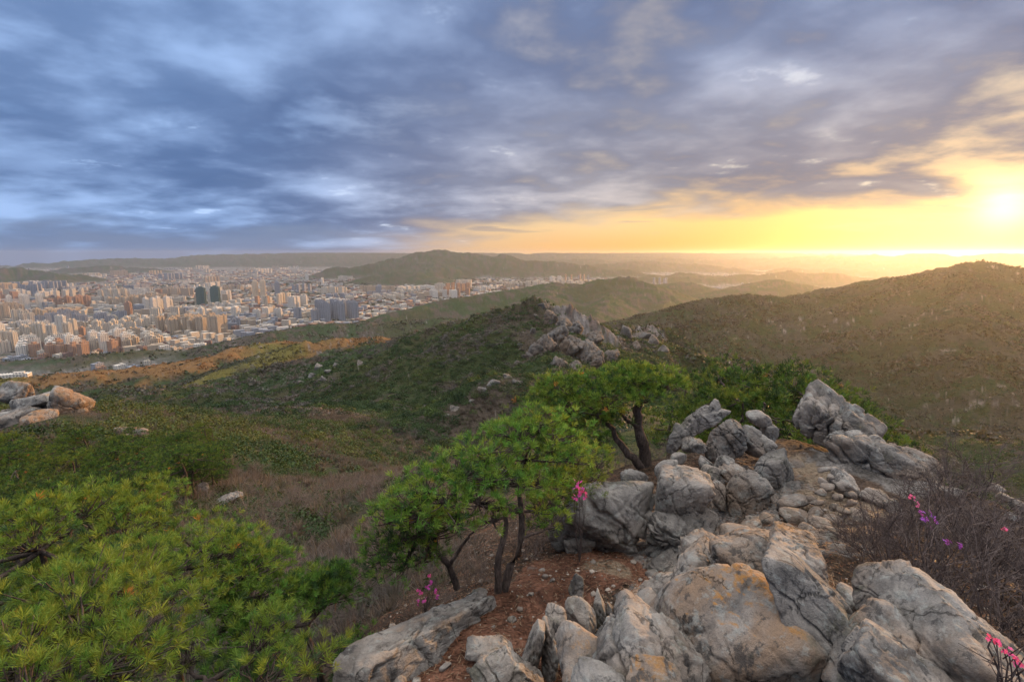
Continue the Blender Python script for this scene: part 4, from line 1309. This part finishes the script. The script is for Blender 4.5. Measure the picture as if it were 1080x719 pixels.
def make_mid_pines():
    protos = [generic_pine(61, 3.2, 'pine_tree', 0.25, 0.45), generic_pine(62, 2.8, 'pine_tree', 0.12, 0.55), generic_pine(63, 3.0, 'pine_tree', 0.55, 0.2), generic_pine(64, 2.4, 'pine_tree', 0.4, 0.3)]
    used = [False] * 4
    def put(k, px, py, Y, sc, rz, label, group, dz=0.0):
        """crown top near photo pixel (px, py)"""
        q = P(px, py, Y)
        z = h1(q[0], q[1])
        sc = max(0.55, (q[2] - z) / (3.2, 2.8, 3.0, 2.4)[k])
        if not used[k]:
            o = protos[k]
            o.location, o.rotation_euler, o.scale = (q[0], q[1], z + dz), (0, 0, rz), (sc, sc, sc)
            o['label'], o['group'] = label, group
            used[k] = True
        else:
            copy_tree(protos[k], (q[0], q[1], z + dz), rz, sc, label, group)
    rg = np.random.default_rng(70)
    # behind the crest, right of the flat topped pine
    for i, (px, py, Y, k, sc) in enumerate(((740, 412, 19, 3, 0.8), (765, 394, 20, 0, 0.95), (795, 396, 20, 1, 1.0), (825, 400, 20, 3, 0.9), (848, 404, 19, 0, 0.7), (728, 400, 26, 2, 0.9), (715, 425, 20, 3, 0.8), (780, 418, 17, 2, 0.62), (880, 418, 22, 1, 0.8), (812, 420, 17, 3, 0.6), (905, 430, 22, 3, 0.7), (755, 420, 18, 2, 1), (930, 445, 21, 3, 1))):
        q = P(px, py, Y)
        put(k, px, py, Y, sc, rg.uniform(0, 6.3), 'green pine growing behind the crest rocks', 'pines behind the crest rocks')
    # left slope between the near crowns and the orange rocks
    n = 0
    while n < 105:
        x, y = rg.uniform(-66, -9), rg.uniform(11, 66)
        px = 540 + F * x / y
        if px < -60 or px > 225 - 0.5 * max(0, y - 40):
            continue
        if px > 60 + 5.0 * (y - 8) or (y < 16 and px > 120):
            continue
        k = int(rg.integers(0, 4))
        z = h1(x, y)
        lab, grp = (('dark pine on the left slope under the orange rocks', 'pines on the left slope') if y > 28 else ('pine on the near left slope behind the bright crowns', 'pines on the near left slope'))
        sc = rg.uniform(0.75, 1.25)
        zt = z + 3.1 * sc
        vv = (-y * SN + zt * CS) / (y * CS + zt * SN * -1.0) if False else (zt * CS + y * SN) / (y * CS - zt * SN)
        if px < 195 and 359.5 - F * vv < (455 if px < 100 else 450):
            continue
        if not used[k]:
            o = protos[k]
            o.location, o.rotation_euler, o.scale = (x, y, z), (0, 0, rg.uniform(0, 6.3)), (sc, sc, sc)
            o['label'], o['group'] = lab, grp
            used[k] = True
        else:
            copy_tree(protos[k], (x, y, z), rg.uniform(0, 6.3), sc, lab, grp)
        n += 1


make_mid_pines()


def make_shrubs():
    rg = np.random.default_rng(80)
    def proto(seed, H, mat, label, group, **kw):
        o = bare_shrub_mesh(seed, H, **kw).build('bare_shrub', mat)
        return tag(o, label, 'shrub', group)
    # right foreground tangle
    R_ = [proto(s, 1.0, M_TWIGD, 'bare dark twiggy shrub on the slope right of the outcrop', 'bare shrubs right of the outcrop', spread=0.75, stems=8, depth=4, r0=0.011) for s in (81, 82, 83)]
    spots = [(1000, 640, 4.4, .9), (1050, 640, 4.2, 1.0), (960, 610, 5.3, .85), (1020, 600, 5.2, 1.0), (1075, 600, 5.2, 1.1), (930, 590, 6.2, .8), (980, 575, 6.6, .9), (1040, 570, 6.8, 1.1), (920, 570, 6.9, .6),
             (1000, 545, 8.0, 1.0), (1060, 545, 8.5, 1.2), (960, 550, 7.6, .7), (1020, 525, 9.6, 1.1), (1075, 520, 10.5, 1.2), (985, 520, 10.4, .9), (1045, 505, 12, 1.2), (1000, 500, 12.5, 1.0),
             (1095, 660, 3.6, .9), (1100, 560, 6.5, 1.2), (905, 575, 6.6, .45), (1070, 690, 3.0, .5), (1030, 660, 3.8, .7), (945, 625, 4.8, .6)]
    for i, (px, py, Y, sc) in enumerate(spots):
        q = P(px, py, Y)
        z = h1(q[0], q[1])
        o = R_[i] if i < 3 else copy_tree(R_[i % 3], (0, 0, 0), 0, 1)
        o.location, o.rotation_euler, o.scale = (q[0], q[1], z), (0, 0, rg.uniform(0, 6.3)), (sc * 1.35, sc * 1.35, sc * 1.35)
    # taller bare sapling against the hill on the right
    t = proto(88, 1.7, M_TWIGD, 'single taller bare sapling standing out against the hill at right', None, spread=0.25, stems=2, depth=3, r0=0.011)
    q = P(1048, 500, 12.5)
    t.location = (q[0], q[1], h1(q[0], q[1]))
    # brown twigs left of the twin-stemmed pine and around its foot
    B_ = [proto(s, 1.5, M_TWIG, 'x', 'brown bare shrubs on the left slope', spread=0.55, stems=9, depth=4, r0=0.007) for s in (91, 92, 93)]
    k = 0
    def putb(x, y, sc, lab, grp):
        nonlocal k
        o = B_[k] if k < 3 else copy_tree(B_[k % 3], (0, 0, 0), 0, 1)
        o.location, o.rotation_euler, o.scale = (x, y, h1(x, y)), (0, 0, rg.uniform(0, 6.3)), (sc, sc, sc)
        o['label'], o['group'] = lab, grp
        k += 1
    for (px, py, Y, sc) in ((500, 610, 7.6, .5), (515, 600, 8.0, .55), (560, 590, 8.2, .5), (575, 570, 9.0, .6), (460, 615, 7.2, .45), (445, 640, 6.6, .45), (385, 640, 6.6, .5), (350, 610, 8.0, .6), (555, 570, 8.8, .6), (660, 470, 15, .8), (700, 460, 16, .9)):
        q = P(px, py, Y)
        putb(q[0], q[1], sc, 'thin brown bare shrub behind the pine trunks', 'brown bare shrubs behind the pine trunks')
    n = 0
    while n < 110:
        y = rg.uniform(11, 60)
        px = rg.uniform(120, 470)
        if px < 150 + 1.5 * (y - 10) and y < 60 and rg.random() < 0.75:
            continue
        x = (px - 540) / F * y
        putb(x, y, rg.uniform(0.7, 1.4), 'brown bare shrub in the thicket on the slope left of the pine', 'brown bare shrubs on the left slope')
        n += 1


make_shrubs()


def make_azaleas():
    rg = np.random.default_rng(95)
    def flower(colr, size):
        mb = MB()
        for f in range(4):
            c = rg.normal(size=3) * size * 0.8
            ax = rg.normal(size=3) + np.array((0, -0.8, 0.6))
            ax /= np.linalg.norm(ax)
            a = np.cross(ax, (0.3, 0.2, 1.0))
            a /= np.linalg.norm(a)
            b = np.cross(ax, a)
            for pt in range(5):
                th = pt * 2 * np.pi / 5 + 0.2
                d = math.cos(th) * a + math.sin(th) * b
                s = -math.sin(th) * a + math.cos(th) * b
                V = np.array([c, c + d * size * .5 + s * size * .32 + ax * size * .25, c + d * size * 0.95 + s * size * .18 + ax * size * .2, c + d * size * 0.95 - s * size * .18 + ax * size * .2, c + d * size * .5 - s * size * .32 + ax * size * .25])
                mb.add(V, [[0, 1, 2, 3, 4]], np.array(colr) * rg.uniform(0.75, 1.2))
        return mb
    pink, purple, mag = (0.72, 0.10, 0.30), (0.36, 0.10, 0.55), (0.55, 0.09, 0.42)
    A = [((1066, 712, 2.3), [(1046, 672, 2.25), (1058, 684, 2.25), (1070, 695, 2.2), (1064, 688, 2.22), (1051, 677, 2.25), (1075, 700, 2.2)], pink, 0.0125, 'azalea with bright pink blossoms at the bottom right corner'),
         ((966, 560, 6.0), [(962, 525, 5.9), (967, 531, 5.8)], (0.66, 0.14, 0.36), 0.021, 'small azalea with two pink blossoms beside the path end'),
         ((980, 590, 5.0), [(972, 541, 5.0), (981, 553, 4.9), (988, 550, 4.9), (976, 547, 4.9), (984, 544, 4.9), (1000, 571, 4.7), (1012, 573, 4.7)], purple, 0.021, 'azalea with purple blossoms among the right bare twigs'),
         ((1062, 600, 4.6), [(1059, 557, 4.5)], (0.66, 0.14, 0.34), 0.02, 'azalea stem with one salmon pink blossom at far right'),
         ((448, 640, 6.7), [(444, 625, 6.6), (452, 619, 6.6), (459, 622, 6.6), (447, 632, 6.5), (455, 612, 6.7), (462, 630, 6.5), (440, 634, 6.5), (454, 606, 6.8)], mag, 0.024, 'azalea with magenta blossoms behind the grey slab'),
         ((612, 560, 7.7), [(607, 514, 7.6), (611, 521, 7.6), (606, 525, 7.5), (614, 516, 7.6), (609, 508, 7.7), (617, 523, 7.6)], mag, 0.03, 'azalea with magenta blossoms against the grey dome rock')]
    for base, fl, colr, size, lab in A:
        b = P(*base)
        b[2] = min(b[2], h1(b[0], b[1]) + 0.02)
        root = empty('azalea', Vector(b), lab, 'flowering shrub')
        w = MB()
        for f in fl:
            q = P(*f) - b
            w.add(*tube(smooth_path([np.zeros(3), q * 0.5 + rg.normal(size=3) * 0.05, q], 6, 0.01, rg), np.linspace(0.008, 0.003, 6), 5))
            for t in range(3):
                s = q * rg.uniform(0.4, 0.9)
                w.add(*tube(smooth_path([s, s + rg.normal(size=3) * 0.07 + np.array((0, 0, .06))], 4), np.linspace(0.004, 0.002, 4), 4))
        w.build('stems', M_TWIGD, root, True)
        for f in fl:
            flower(colr, size).build('blossom', M_PETAL, root, False, Vector(P(*f) - b))


make_azaleas()


# ------------------------------------------------------------------ scrub and woods as masses
def clumps(x, y, z, size, nq, qs, col, rg, flat=0.75):
    """nq small leaf faces in a dome over each position"""
    N = len(x)
    d = rg.normal(size=(N, nq, 3))
    d /= np.linalg.norm(d, axis=2)[..., None]
    d[..., 2] = np.abs(d[..., 2])
    rr = rg.uniform(0.55, 1.0, (N, nq, 1))
    c = np.stack([x, y, z], 1)[:, None] + d * rr * size[:, None, None] * np.array((1, 1, flat))
    n = d + rg.normal(size=(N, nq, 3)) * 0.5
    a = np.cross(n, rg.normal(size=(N, nq, 3)))
    a /= np.linalg.norm(a, axis=2)[..., None] + 1e-9
    b = np.cross(n, a)
    b /= np.linalg.norm(b, axis=2)[..., None] + 1e-9
    s = (size * qs)[:, None, None] * rg.uniform(0.6, 1.3, (N, nq, 1))
    V = np.stack([c - a * s, c + b * s * 0.7, c + a * s, c - b * s * 0.7], 2).reshape(-1, 3)
    C = np.repeat((col[:, None] * rg.uniform(0.7, 1.35, (N, nq, 1))).reshape(-1, 3), 4, 0)
    return V, np.arange(N * nq * 4).reshape(-1, 4), C


def scatter(rg, n, r0, r1, a0, a1):
    r = np.sqrt(rg.uniform(r0 * r0, r1 * r1, n))
    a = np.radians(rg.uniform(a0, a1, n))
    return r * np.sin(a), r * np.cos(a)


def make_scrub():
    rg = np.random.default_rng(101)
    ev = np.array((0.038, 0.066, 0.021))
    yg = np.array((0.085, 0.098, 0.026))
    br = np.array((0.112, 0.090, 0.074))
    gy = np.array((0.098, 0.086, 0.078))
    def cols(x, y, evw):
        n = len(x)
        f = fbm2(x, y, 1 / 38.0, 4, 0.55, 71.0) + rg.normal(size=n) * 0.18
        e = sst(f, 0.12 - evw, 0.26 - evw)[:, None]
        g2 = sst(fbm2(x, y, 1 / 25.0, 3, 0.5, 77.0) + rg.normal(size=n) * 0.1, -0.1, 0.25)[:, None]
        dec = br * g2 + gy * (1 - g2)
        yw = sst(fbm2(x, y, 1 / 30.0, 3, 0.5, 79.0) + rg.normal(size=n) * 0.2, 0.12, 0.4)[:, None] * 0.75
        grn = ev * (1 - yw) + yg * yw
        return (grn * e + dec * (1 - e)) * rg.uniform(0.75, 1.3, (n, 1)), e[:, 0]
    # nearer slopes
    mb = MB()
    for r0, r1, a0, a1, n, s0, s1, nq, qs in ((8, 25, -56, -6, 1300, 0.25, 0.6, 130, 0.085), (24, 70, -52, 2, 2600, 0.6, 1.3, 130, 0.075), (70, 160, -52, 12, 6500, 0.9, 1.9, 80, 0.10), (160, 330, -50, 14, 11000, 1.2, 2.4, 40, 0.16),
                                              (300, 560, -50, 26, 12000, 1.5, 2.9, 24, 0.22), (22, 120, 24, 56, 2400, 0.6, 1.4, 90, 0.085), (120, 320, 10, 56, 6500, 1.2, 2.4, 36, 0.16)):
        x, y = scatter(rg, n, r0, r1, a0, a1)
        z = height(x, y)
        pk = 1.2 * np.exp(-((x - 44) ** 2 + (y - 322) ** 2) / (2 * 25.0 ** 2)) + np.exp(-((x - 122) ** 2 + (y - 450) ** 2) / (2 * 18.0 ** 2))
        ro = P(45, 440, 68)
        keep = (rg.random(n) > pk * 0.85) & (np.hypot(x - ro[0], y - ro[1] + 4) > 9)
        x, y, z = x[keep], y[keep], z[keep]
        size = rg.uniform(s0, s1, len(x))
        evw = np.where(r0 > 150, 0.36, 0.46) + np.where(x > 10, 0.1, 0)
        c, e = cols(x, y, evw)
        if r1 <= 160:
            d = e < 0.5
            xd, yd, zd, sd_ = x[d], y[d], z[d], size[d]
            up = np.stack([rg.normal(size=len(xd)) * 0.2, rg.normal(size=len(xd)) * 0.2, np.ones(len(xd))], 1)
            mb.add(*tufts(np.stack([xd, yd, zd - 0.15 * sd_], 1), up, sd_ * 0.85, 80, np.clip(np.hypot(xd, yd) / 1500, 0.008, 0.05)[:, None, None], rg, c[d] * 1.1, (0.1, 1.45), 0.3))
            x, y, z, size, c = x[~d], y[~d], z[~d], size[~d], c[~d]
        mb.add(*clumps(x, y, z - 0.15 * size, size, nq, qs, c, rg))
    x, y = scatter(rg, 3200, 60, 420, -50, 20)
    keep = (fbm2(x, y, 1 / 55.0, 3, 0.5, 181.0) + rg.normal(size=len(x)) * 0.15 > 0.02) & (np.hypot(x - 46, y - 320) > 30) & (np.hypot(x + 62, y - 62) > 16)
    x, y = x[keep], y[keep]
    z = height(x, y)
    size = rg.uniform(1.3, 2.6, len(x))
    c = np.where(rg.random((len(x), 1)) < 0.6, np.array([[0.020, 0.040, 0.014]]), np.array([[0.050, 0.078, 0.018]])) * rg.uniform(0.8, 1.3, (len(x), 1))
    mb.add(*clumps(x, y, z + 0.25 * size, size, 170, 0.09, c, rg, 0.9))
    # upright bare twigs among them
    x, y = scatter(rg, 1700, 20, 150, -50, 6)
    f = fbm2(x, y, 1 / 30.0, 3, 0.5, 83.0)
    k = f > 0.02
    x2, y2 = scatter(rg, 800, 8, 22, -40, -4)
    x, y = np.concatenate([x[k], x2]), np.concatenate([y[k], y2])
    z = height(x, y)
    up = np.tile(np.array((0, 0, 1.0)), (len(x), 1))
    c = np.where(rg.random((len(x), 1)) < 0.5, np.array([[0.140, 0.112, 0.097]]), np.array([[0.135, 0.122, 0.112]]))
    V, Fq, C = tufts(np.stack([x, y, z - 0.1], 1), up, rg.uniform(0.8, 1.6, len(x)) * np.clip(np.hypot(x, y) / 24, 0.35, 1), 26, np.clip(np.hypot(x, y) / 900, 0.010, 0.035)[:, None, None], rg, c * rg.uniform(0.8, 1.2, (len(x), 1)), (0.05, 1.1), 0.25)
    mb.add(V, Fq, C)
    o = mb.build('scrub', M_LEAF)
    tag(o, kind='stuff')
    mb = MB()
    for r0, r1, a0, a1, n, s0, s1, nq, qs in ((320, 700, 12, 56, 9000, 1.8, 3.2, 14, 0.30), (700, 1300, 8, 56, 14000, 2.4, 4.2, 10, 0.36), (520, 1000, -52, 0, 9000, 2.0, 3.6, 10, 0.34), (1000, 1700, -52, 8, 9000, 2.8, 4.6, 8, 0.4)):
        x, y = scatter(rg, n, r0, r1, a0, a1)
        z = height(x, y)
        keep = z > PLAIN + 22
        x, y, z = x[keep], y[keep], z[keep]
        size = rg.uniform(s0, s1, len(x))
        c, e = cols(x, y, 0.12)
        pat = fbm2(x, y, 1 / 90.0, 3, 0.5, 171.0)
        size = size * (0.8 + 0.9 * sst(pat, -0.2, 0.4))
        c = c * (0.62 + 0.5 * sst(fbm2(x, y, 1 / 140.0, 3, 0.55, 173.0), -0.3, 0.3))[:, None]
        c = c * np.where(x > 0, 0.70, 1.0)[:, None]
        c = 0.55 * c + 0.45 * c.mean(0)
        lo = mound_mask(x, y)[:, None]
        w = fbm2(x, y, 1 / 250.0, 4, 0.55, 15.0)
        warm = np.array((0.195, 0.105, 0.040)) * (1 - sst(w, -0.1, 0.2))[:, None] + np.array((0.135, 0.115, 0.030)) * sst(w, -0.1, 0.2)[:, None]  # spring leaf tone plus painted sunlit gold for the mound clumps
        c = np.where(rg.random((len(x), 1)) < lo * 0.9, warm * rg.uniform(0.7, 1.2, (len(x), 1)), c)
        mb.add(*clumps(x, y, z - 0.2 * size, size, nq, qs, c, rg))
    # street trees and parks among the city blocks
    x, y = scatter(rg, 16000, 1300, 5200, -52, 12)
    z = height(x, y)
    keep = (z < PLAIN + 25) & (fbm2(x, y, 1 / 160.0, 3, 0.5, 151.0) > 0.0)
    x, y, z = x[keep], y[keep], z[keep]
    size = rg.uniform(4, 8, len(x)) * (0.7 + y / 4000)
    c = np.array((0.040, 0.050, 0.022)) * rg.uniform(0.7, 1.3, (len(x), 1))
    mb.add(*clumps(x, y, z, size, 8, 0.42, c, rg))
    o = mb.build('woods', M_LEAF)
    tag(o, kind='stuff')


make_scrub()


def make_litter():
    """needle litter, grit and dry grass on the soil: nobody could count it"""
    rg = np.random.default_rng(111)
    x, y = rg.uniform(-2.2, 6.5, 26000), rg.uniform(3.5, 13.5, 26000)
    z = height(x, y)
    L = rg.uniform(0.02, 0.07, len(x))
    a = rg.uniform(0, 2 * np.pi, len(x))
    d = np.stack([np.cos(a) * L, np.sin(a) * L, rg.uniform(-0.006, 0.018, len(x))], 1)
    s = np.stack([-np.sin(a), np.cos(a), np.zeros(len(x))], 1) * rg.uniform(0.002, 0.006, len(x))[:, None]
    c = np.stack([x, y, z + 0.012], 1)
    V = np.stack([c - d, c + s, c + d, c - s], 1).reshape(-1, 3)
    k = rg.random((len(x), 1))
    col = np.where(k < 0.5, np.array([[0.17, 0.075, 0.04]]), np.where(k < 0.8, np.array([[0.24, 0.16, 0.10]]), np.array([[0.07, 0.045, 0.03]])))
    o = mesh_np('pine_litter', V, np.arange(len(V)).reshape(-1, 4), M_LEAF, None, np.repeat(col, 4, 0))
    tag(o, kind='stuff')
    # grit
    D, Fa = ico(1)
    mb = MB()
    x, y = rg.uniform(-2, 6, 1500), rg.uniform(4, 12, 1500)
    z = height(x, y)
    for i in range(len(x)):
        s_ = rg.uniform(0.006, 0.022) * (1 + 2 * (rg.random() < 0.05))
        mb.add(D * rg.uniform(0.6, 1.2, (len(D), 1)) * np.array((s_, s_, s_ * 0.6)) + (x[i], y[i], z[i] + s_ * 0.3), Fa, np.array((0.26, 0.22, 0.18)) * rg.uniform(0.6, 1.3))
    tag(mb.build('gravel', M_TINT), kind='stuff')


make_litter()


# ------------------------------------------------------------------ city
def box_geo(x, y, z, w, d, h, rz):
    """arrays of boxes -> verts, quads (no bottom)"""
    n = len(x)
    c, s = np.cos(rz), np.sin(rz)
    V = np.zeros((n, 8, 3))
    k = 0
    for zz in (0, 1):
        for (i, j) in ((-1, -1), (1, -1), (1, 1), (-1, 1)):
            lx, ly = i * w / 2, j * d / 2
            V[:, k, 0] = x + lx * c - ly * s
            V[:, k, 1] = y + lx * s + ly * c
            V[:, k, 2] = z + zz * h
            k += 1
    q = np.array([(0, 1, 5, 4), (1, 2, 6, 5), (2, 3, 7, 6), (3, 0, 4, 7), (4, 5, 6, 7)])
    Fq = (np.arange(n)[:, None, None] * 8 + q[None]).reshape(-1, 4)
    return V.reshape(-1, 3), Fq


def building_mesh(name, w, d, h, mat, style, rg):
    """one building: body, parapet, roof stair houses; slab blocks get stepped stair bays"""
    mb = MB()
    def bx(cx, cy, z, ww, dd, hh):
        a = np.array
        V, Fq = box_geo(a([cx]), a([cy]), a([z]), a([ww]), a([dd]), a([hh]), a([0.0]))
        mb.add(V, Fq)
    if style == 'slab':
        bx(0, 0, 0, w, d, h)
        nb = max(2, int(w / 14))
        for i in range(nb):
            xx = -w / 2 + (i + 0.5) * w / nb
            bx(xx, -d / 2 - 0.9, 0, w / nb * 0.35, 1.8, h - 1.2)
            bx(xx, 0.6, h, 5.0, d * 0.55, 4.2)
        bx(0, -d / 2 + 0.25, h, w - 0.6, 0.5, 1.2)
        bx(0, d / 2 - 0.25, h, w - 0.6, 0.5, 1.2)
    elif style == 'tower':
        bx(0, 0, 0, w, d, h)
        bx(w * 0.32, d * 0.32, 0, w * 0.6, d * 0.6, h * 0.95)
        bx(-w * 0.32, -d * 0.32, 0, w * 0.6, d * 0.6, h * 0.92)
        bx(0, 0, h, w * 0.5, d * 0.5, 5)
    else:
        bx(0, 0, 0, w, d, h)
        bx(w * 0.2, d * 0.15, h, w * 0.3, d * 0.3, 2.6)
        bx(0, -d / 2 + 0.15, h, w - 0.4, 0.3, 0.9)
        bx(0, d / 2 - 0.15, h, w - 0.4, 0.3, 0.9)
    return mb.build(name, mat, None)


def make_city():
    rg = np.random.default_rng(121)
    B = []   # x, y, w, d, h, rz, kind, colour index
    # complexes of apartment blocks
    tries = 0
    nc = 0
    while nc < 520 and tries < 9000:
        tries += 1
        Y = 1350 * (9000 / 1350) ** rg.random() if rg.random() < 0.8 else rg.uniform(1500, 3800)
        px = rg.uniform(-80, 640) if rg.random() < 0.88 else rg.uniform(650, 820)
        if px > 640 and Y < 2900:
            continue
        x, y = (px - 540) / F * Y / 1.0, Y
        if fbm2(np.array([x]), np.array([y]), 1 / 900.0, 3, 0.5, 131.0)[0] < -0.22:
            continue
        rz = rg.choice([0.35, 0.9, -0.2, 1.3]) + rg.normal() * 0.08
        ci = rg.choice([0, 0, 0, 0, 1, 1, 1, 2, 2, 3, 3, 4], 1)[0]
        hh = rg.uniform(14, 34) if rg.random() < 0.65 else rg.uniform(34, 66)
        style = 'slab' if rg.random() < 0.72 else 'tower'
        nx, ny = rg.integers(1, 4), rg.integers(2, 6)
        for i in range(nx):
            for j in range(ny):
                if rg.random() < 0.12:
                    continue
                lx, ly = (i - nx / 2) * 58 + rg.normal() * 4, (j - ny / 2) * 44 + rg.normal() * 4
                bx, by = x + lx * math.cos(rz) - ly * math.sin(rz), y + lx * math.sin(rz) + ly * math.cos(rz)
                w, d = (rg.uniform(22, 42), 11.0) if style == 'slab' else (17.0, 17.0)
                B.append((bx, by, w, d, hh * rg.uniform(0.92, 1.06), rz, style, ci))
        nc += 1
    # low houses and shops between them
    for _ in range(15000):
        Y = 1080 * (8000 / 1080) ** rg.random()
        px = rg.uniform(-60, 640)
        x, y = (px - 540) / F * Y, Y
        B.append((x, y, rg.uniform(9, 24) * (1 + Y / 6000), rg.uniform(8, 15) * (1 + Y / 6000), rg.uniform(5, 16), rg.choice([0.35, 0.9, -0.2, 1.3]), 'low', int(rg.choice([0, 1, 2, 3, 4, 5, 5]))))
    xs, ys = np.array([b[0] for b in B]), np.array([b[1] for b in B])
    hs = height(xs, ys)
    ok = (hs < PLAIN + 9)
    den = fbm2(xs, ys, 1 / 300.0, 3, 0.5, 141.0)
    low = np.array([b[6] == 'low' for b in B])
    ok &= ~(low & (den < -0.05) & (rg.random(len(B)) < 0.75))
    # nothing overlaps: drop later ones that crowd earlier ones
    grid = {}
    keep = []
    for i in np.nonzero(ok)[0]:
        x, y, w, d = B[i][:4]
        r = 0.5 * (math.hypot(w, d) if B[i][6] == 'low' else max(w, d) * 0.72)
        gx, gy = int(x // 80), int(y // 80)
        bad = False
        for a in (-1, 0, 1):
            for b in (-1, 0, 1):
                for (x2, y2, r2) in grid.get((gx + a, gy + b), ()):
                    if (x - x2) ** 2 + (y - y2) ** 2 < (0.8 * (r + r2)) ** 2:
                        bad = True
                        break
                if bad: break
            if bad: break
        if not bad:
            grid.setdefault((gx, gy), []).append((x, y, r))
            keep.append(i)
    COLS = [(0.56, 0.48, 0.37), (0.64, 0.58, 0.49), (0.44, 0.34, 0.23), (0.27, 0.28, 0.30), (0.37, 0.215, 0.125), (0.22, 0.13, 0.095)]
    NAMES = ['cream', 'white', 'tan', 'grey', 'orange brown', 'brick red']
    mats = [mat_wall('facade_' + n.replace(' ', '_'), c, (0.10, 0.11, 0.13)) for n, c in zip(NAMES, COLS)]
    # landmarks
    dark_glass = mat_wall('facade_green_glass', (0.075, 0.125, 0.11), (0.035, 0.07, 0.07))
    gold = mat_wall('facade_golden', (0.66, 0.52, 0.36), (0.16, 0.13, 0.11))
    def landmark(px, py_base, Y, w, d, h, mat, style, label, rz=0.4, name='tower_block', cat='building'):
        q = P(px, py_base, Y)
        o = building_mesh(name, w, d, h, mat, style, rg)
        o.location = (q[0], q[1], h1(q[0], q[1]) - 1)
        o.rotation_euler = (0, 0, rz)
        tag(o, label, cat)
        return q
    marks = [(213, 320, 2650, 34, 30, 88, dark_glass, 'tower', 'left of the two dark green glass towers in the city'), (228, 320, 2650, 34, 30, 92, dark_glass, 'tower', 'right of the two dark green glass towers in the city'),
             (270, 314, 3050, 26, 24, 98, gold, 'tower', 'left slim golden tower of the tall pair in the city'), (278, 314, 3050, 24, 24, 102, gold, 'tower', 'right slim golden tower of the tall pair in the city'),
             (293, 312, 3150, 24, 24, 88, mats[3], 'tower', 'single tall tower with a sunlit side right of the golden pair'),
             (80, 355, 1620, 52, 24, 26, mats[4], 'slab', 'bright orange brown block at the near edge of the city'),
             (32, 357, 1600, 60, 24, 30, mats[2], 'low', 'broad tan office block left of the orange brown block'),
             (136, 331, 2150, 18, 18, 58, mats[4], 'tower', 'slim orange brown tower amid cream slab blocks'),
             (12, 396, 800, 46, 16, 7, mats[1], 'low', 'long low white building on the wooded hill at far left')]
    mx = []
    for a in marks:
        mx.append(landmark(*a))
    def near_mark(x, y):
        return any((x - q[0]) ** 2 + (y - q[1]) ** 2 < 70 ** 2 for q in mx)
    keep = [i for i in keep if not near_mark(B[i][0], B[i][1])]
    # visible size decides which are built one by one
    def inview(i):
        px = 540 + F * B[i][0] / B[i][1]
        return -20 < px < 800
    ap = sorted([i for i in keep if B[i][6] != 'low' and inview(i)], key=lambda i: -B[i][4] / B[i][1])[:270]
    lo = sorted([i for i in keep if B[i][6] == 'low' and inview(i)], key=lambda i: B[i][1])[:250]
    single = set(ap) | set(lo)
    protos = {}
    for i in ap + lo:
        x, y, w, d, h, rz, st, ci = B[i]
        key = (st, ci, int(w // 9), int(h // 12) if st != 'low' else int(h // 5))
        nm = 'house' if st == 'low' else 'apartment_block'
        if key not in protos:
            o = building_mesh(nm, w, d, h, mats[ci], st, rg)
            protos[key] = o
        else:
            o = protos[key].copy()
            COL.objects.link(o)
        o.location = (x, y, float(hs[i]) - 1.5)
        o.rotation_euler = (0, 0, rz)
        n = NAMES[ci]
        if st == 'low':
            tag(o, n + ' low rise house at the near edge of the city', 'house', n + ' houses at the near edge of the city')
        elif st == 'slab':
            tag(o, n + ' slab apartment block in the rows on the city plain', 'apartment block', n + ' slab apartment blocks')
        else:
            tag(o, n + ' point block of flats with stepped corners on the city plain', 'apartment block', n + ' point blocks of flats')
    rest = [i for i in keep if i not in single]
    arr = np.array([(B[i][0], B[i][1], hs[i] - 1.5, B[i][2], B[i][3], B[i][4], B[i][5]) for i in rest])
    V, Fq = box_geo(*[arr[:, k] for k in range(7)])
    ci = np.array([COLS[B[i][7]] for i in rest]) * rg.uniform(0.8, 1.1, (len(rest), 1))
    o = mesh_np('distant_city', V, Fq, mat_wall('facade_far', None, (0.12, 0.13, 0.15), False), None, np.repeat(ci, 8, 0))
    tag(o, kind='stuff')
    print('CITY', len(ap), len(lo), len(rest))


make_city()
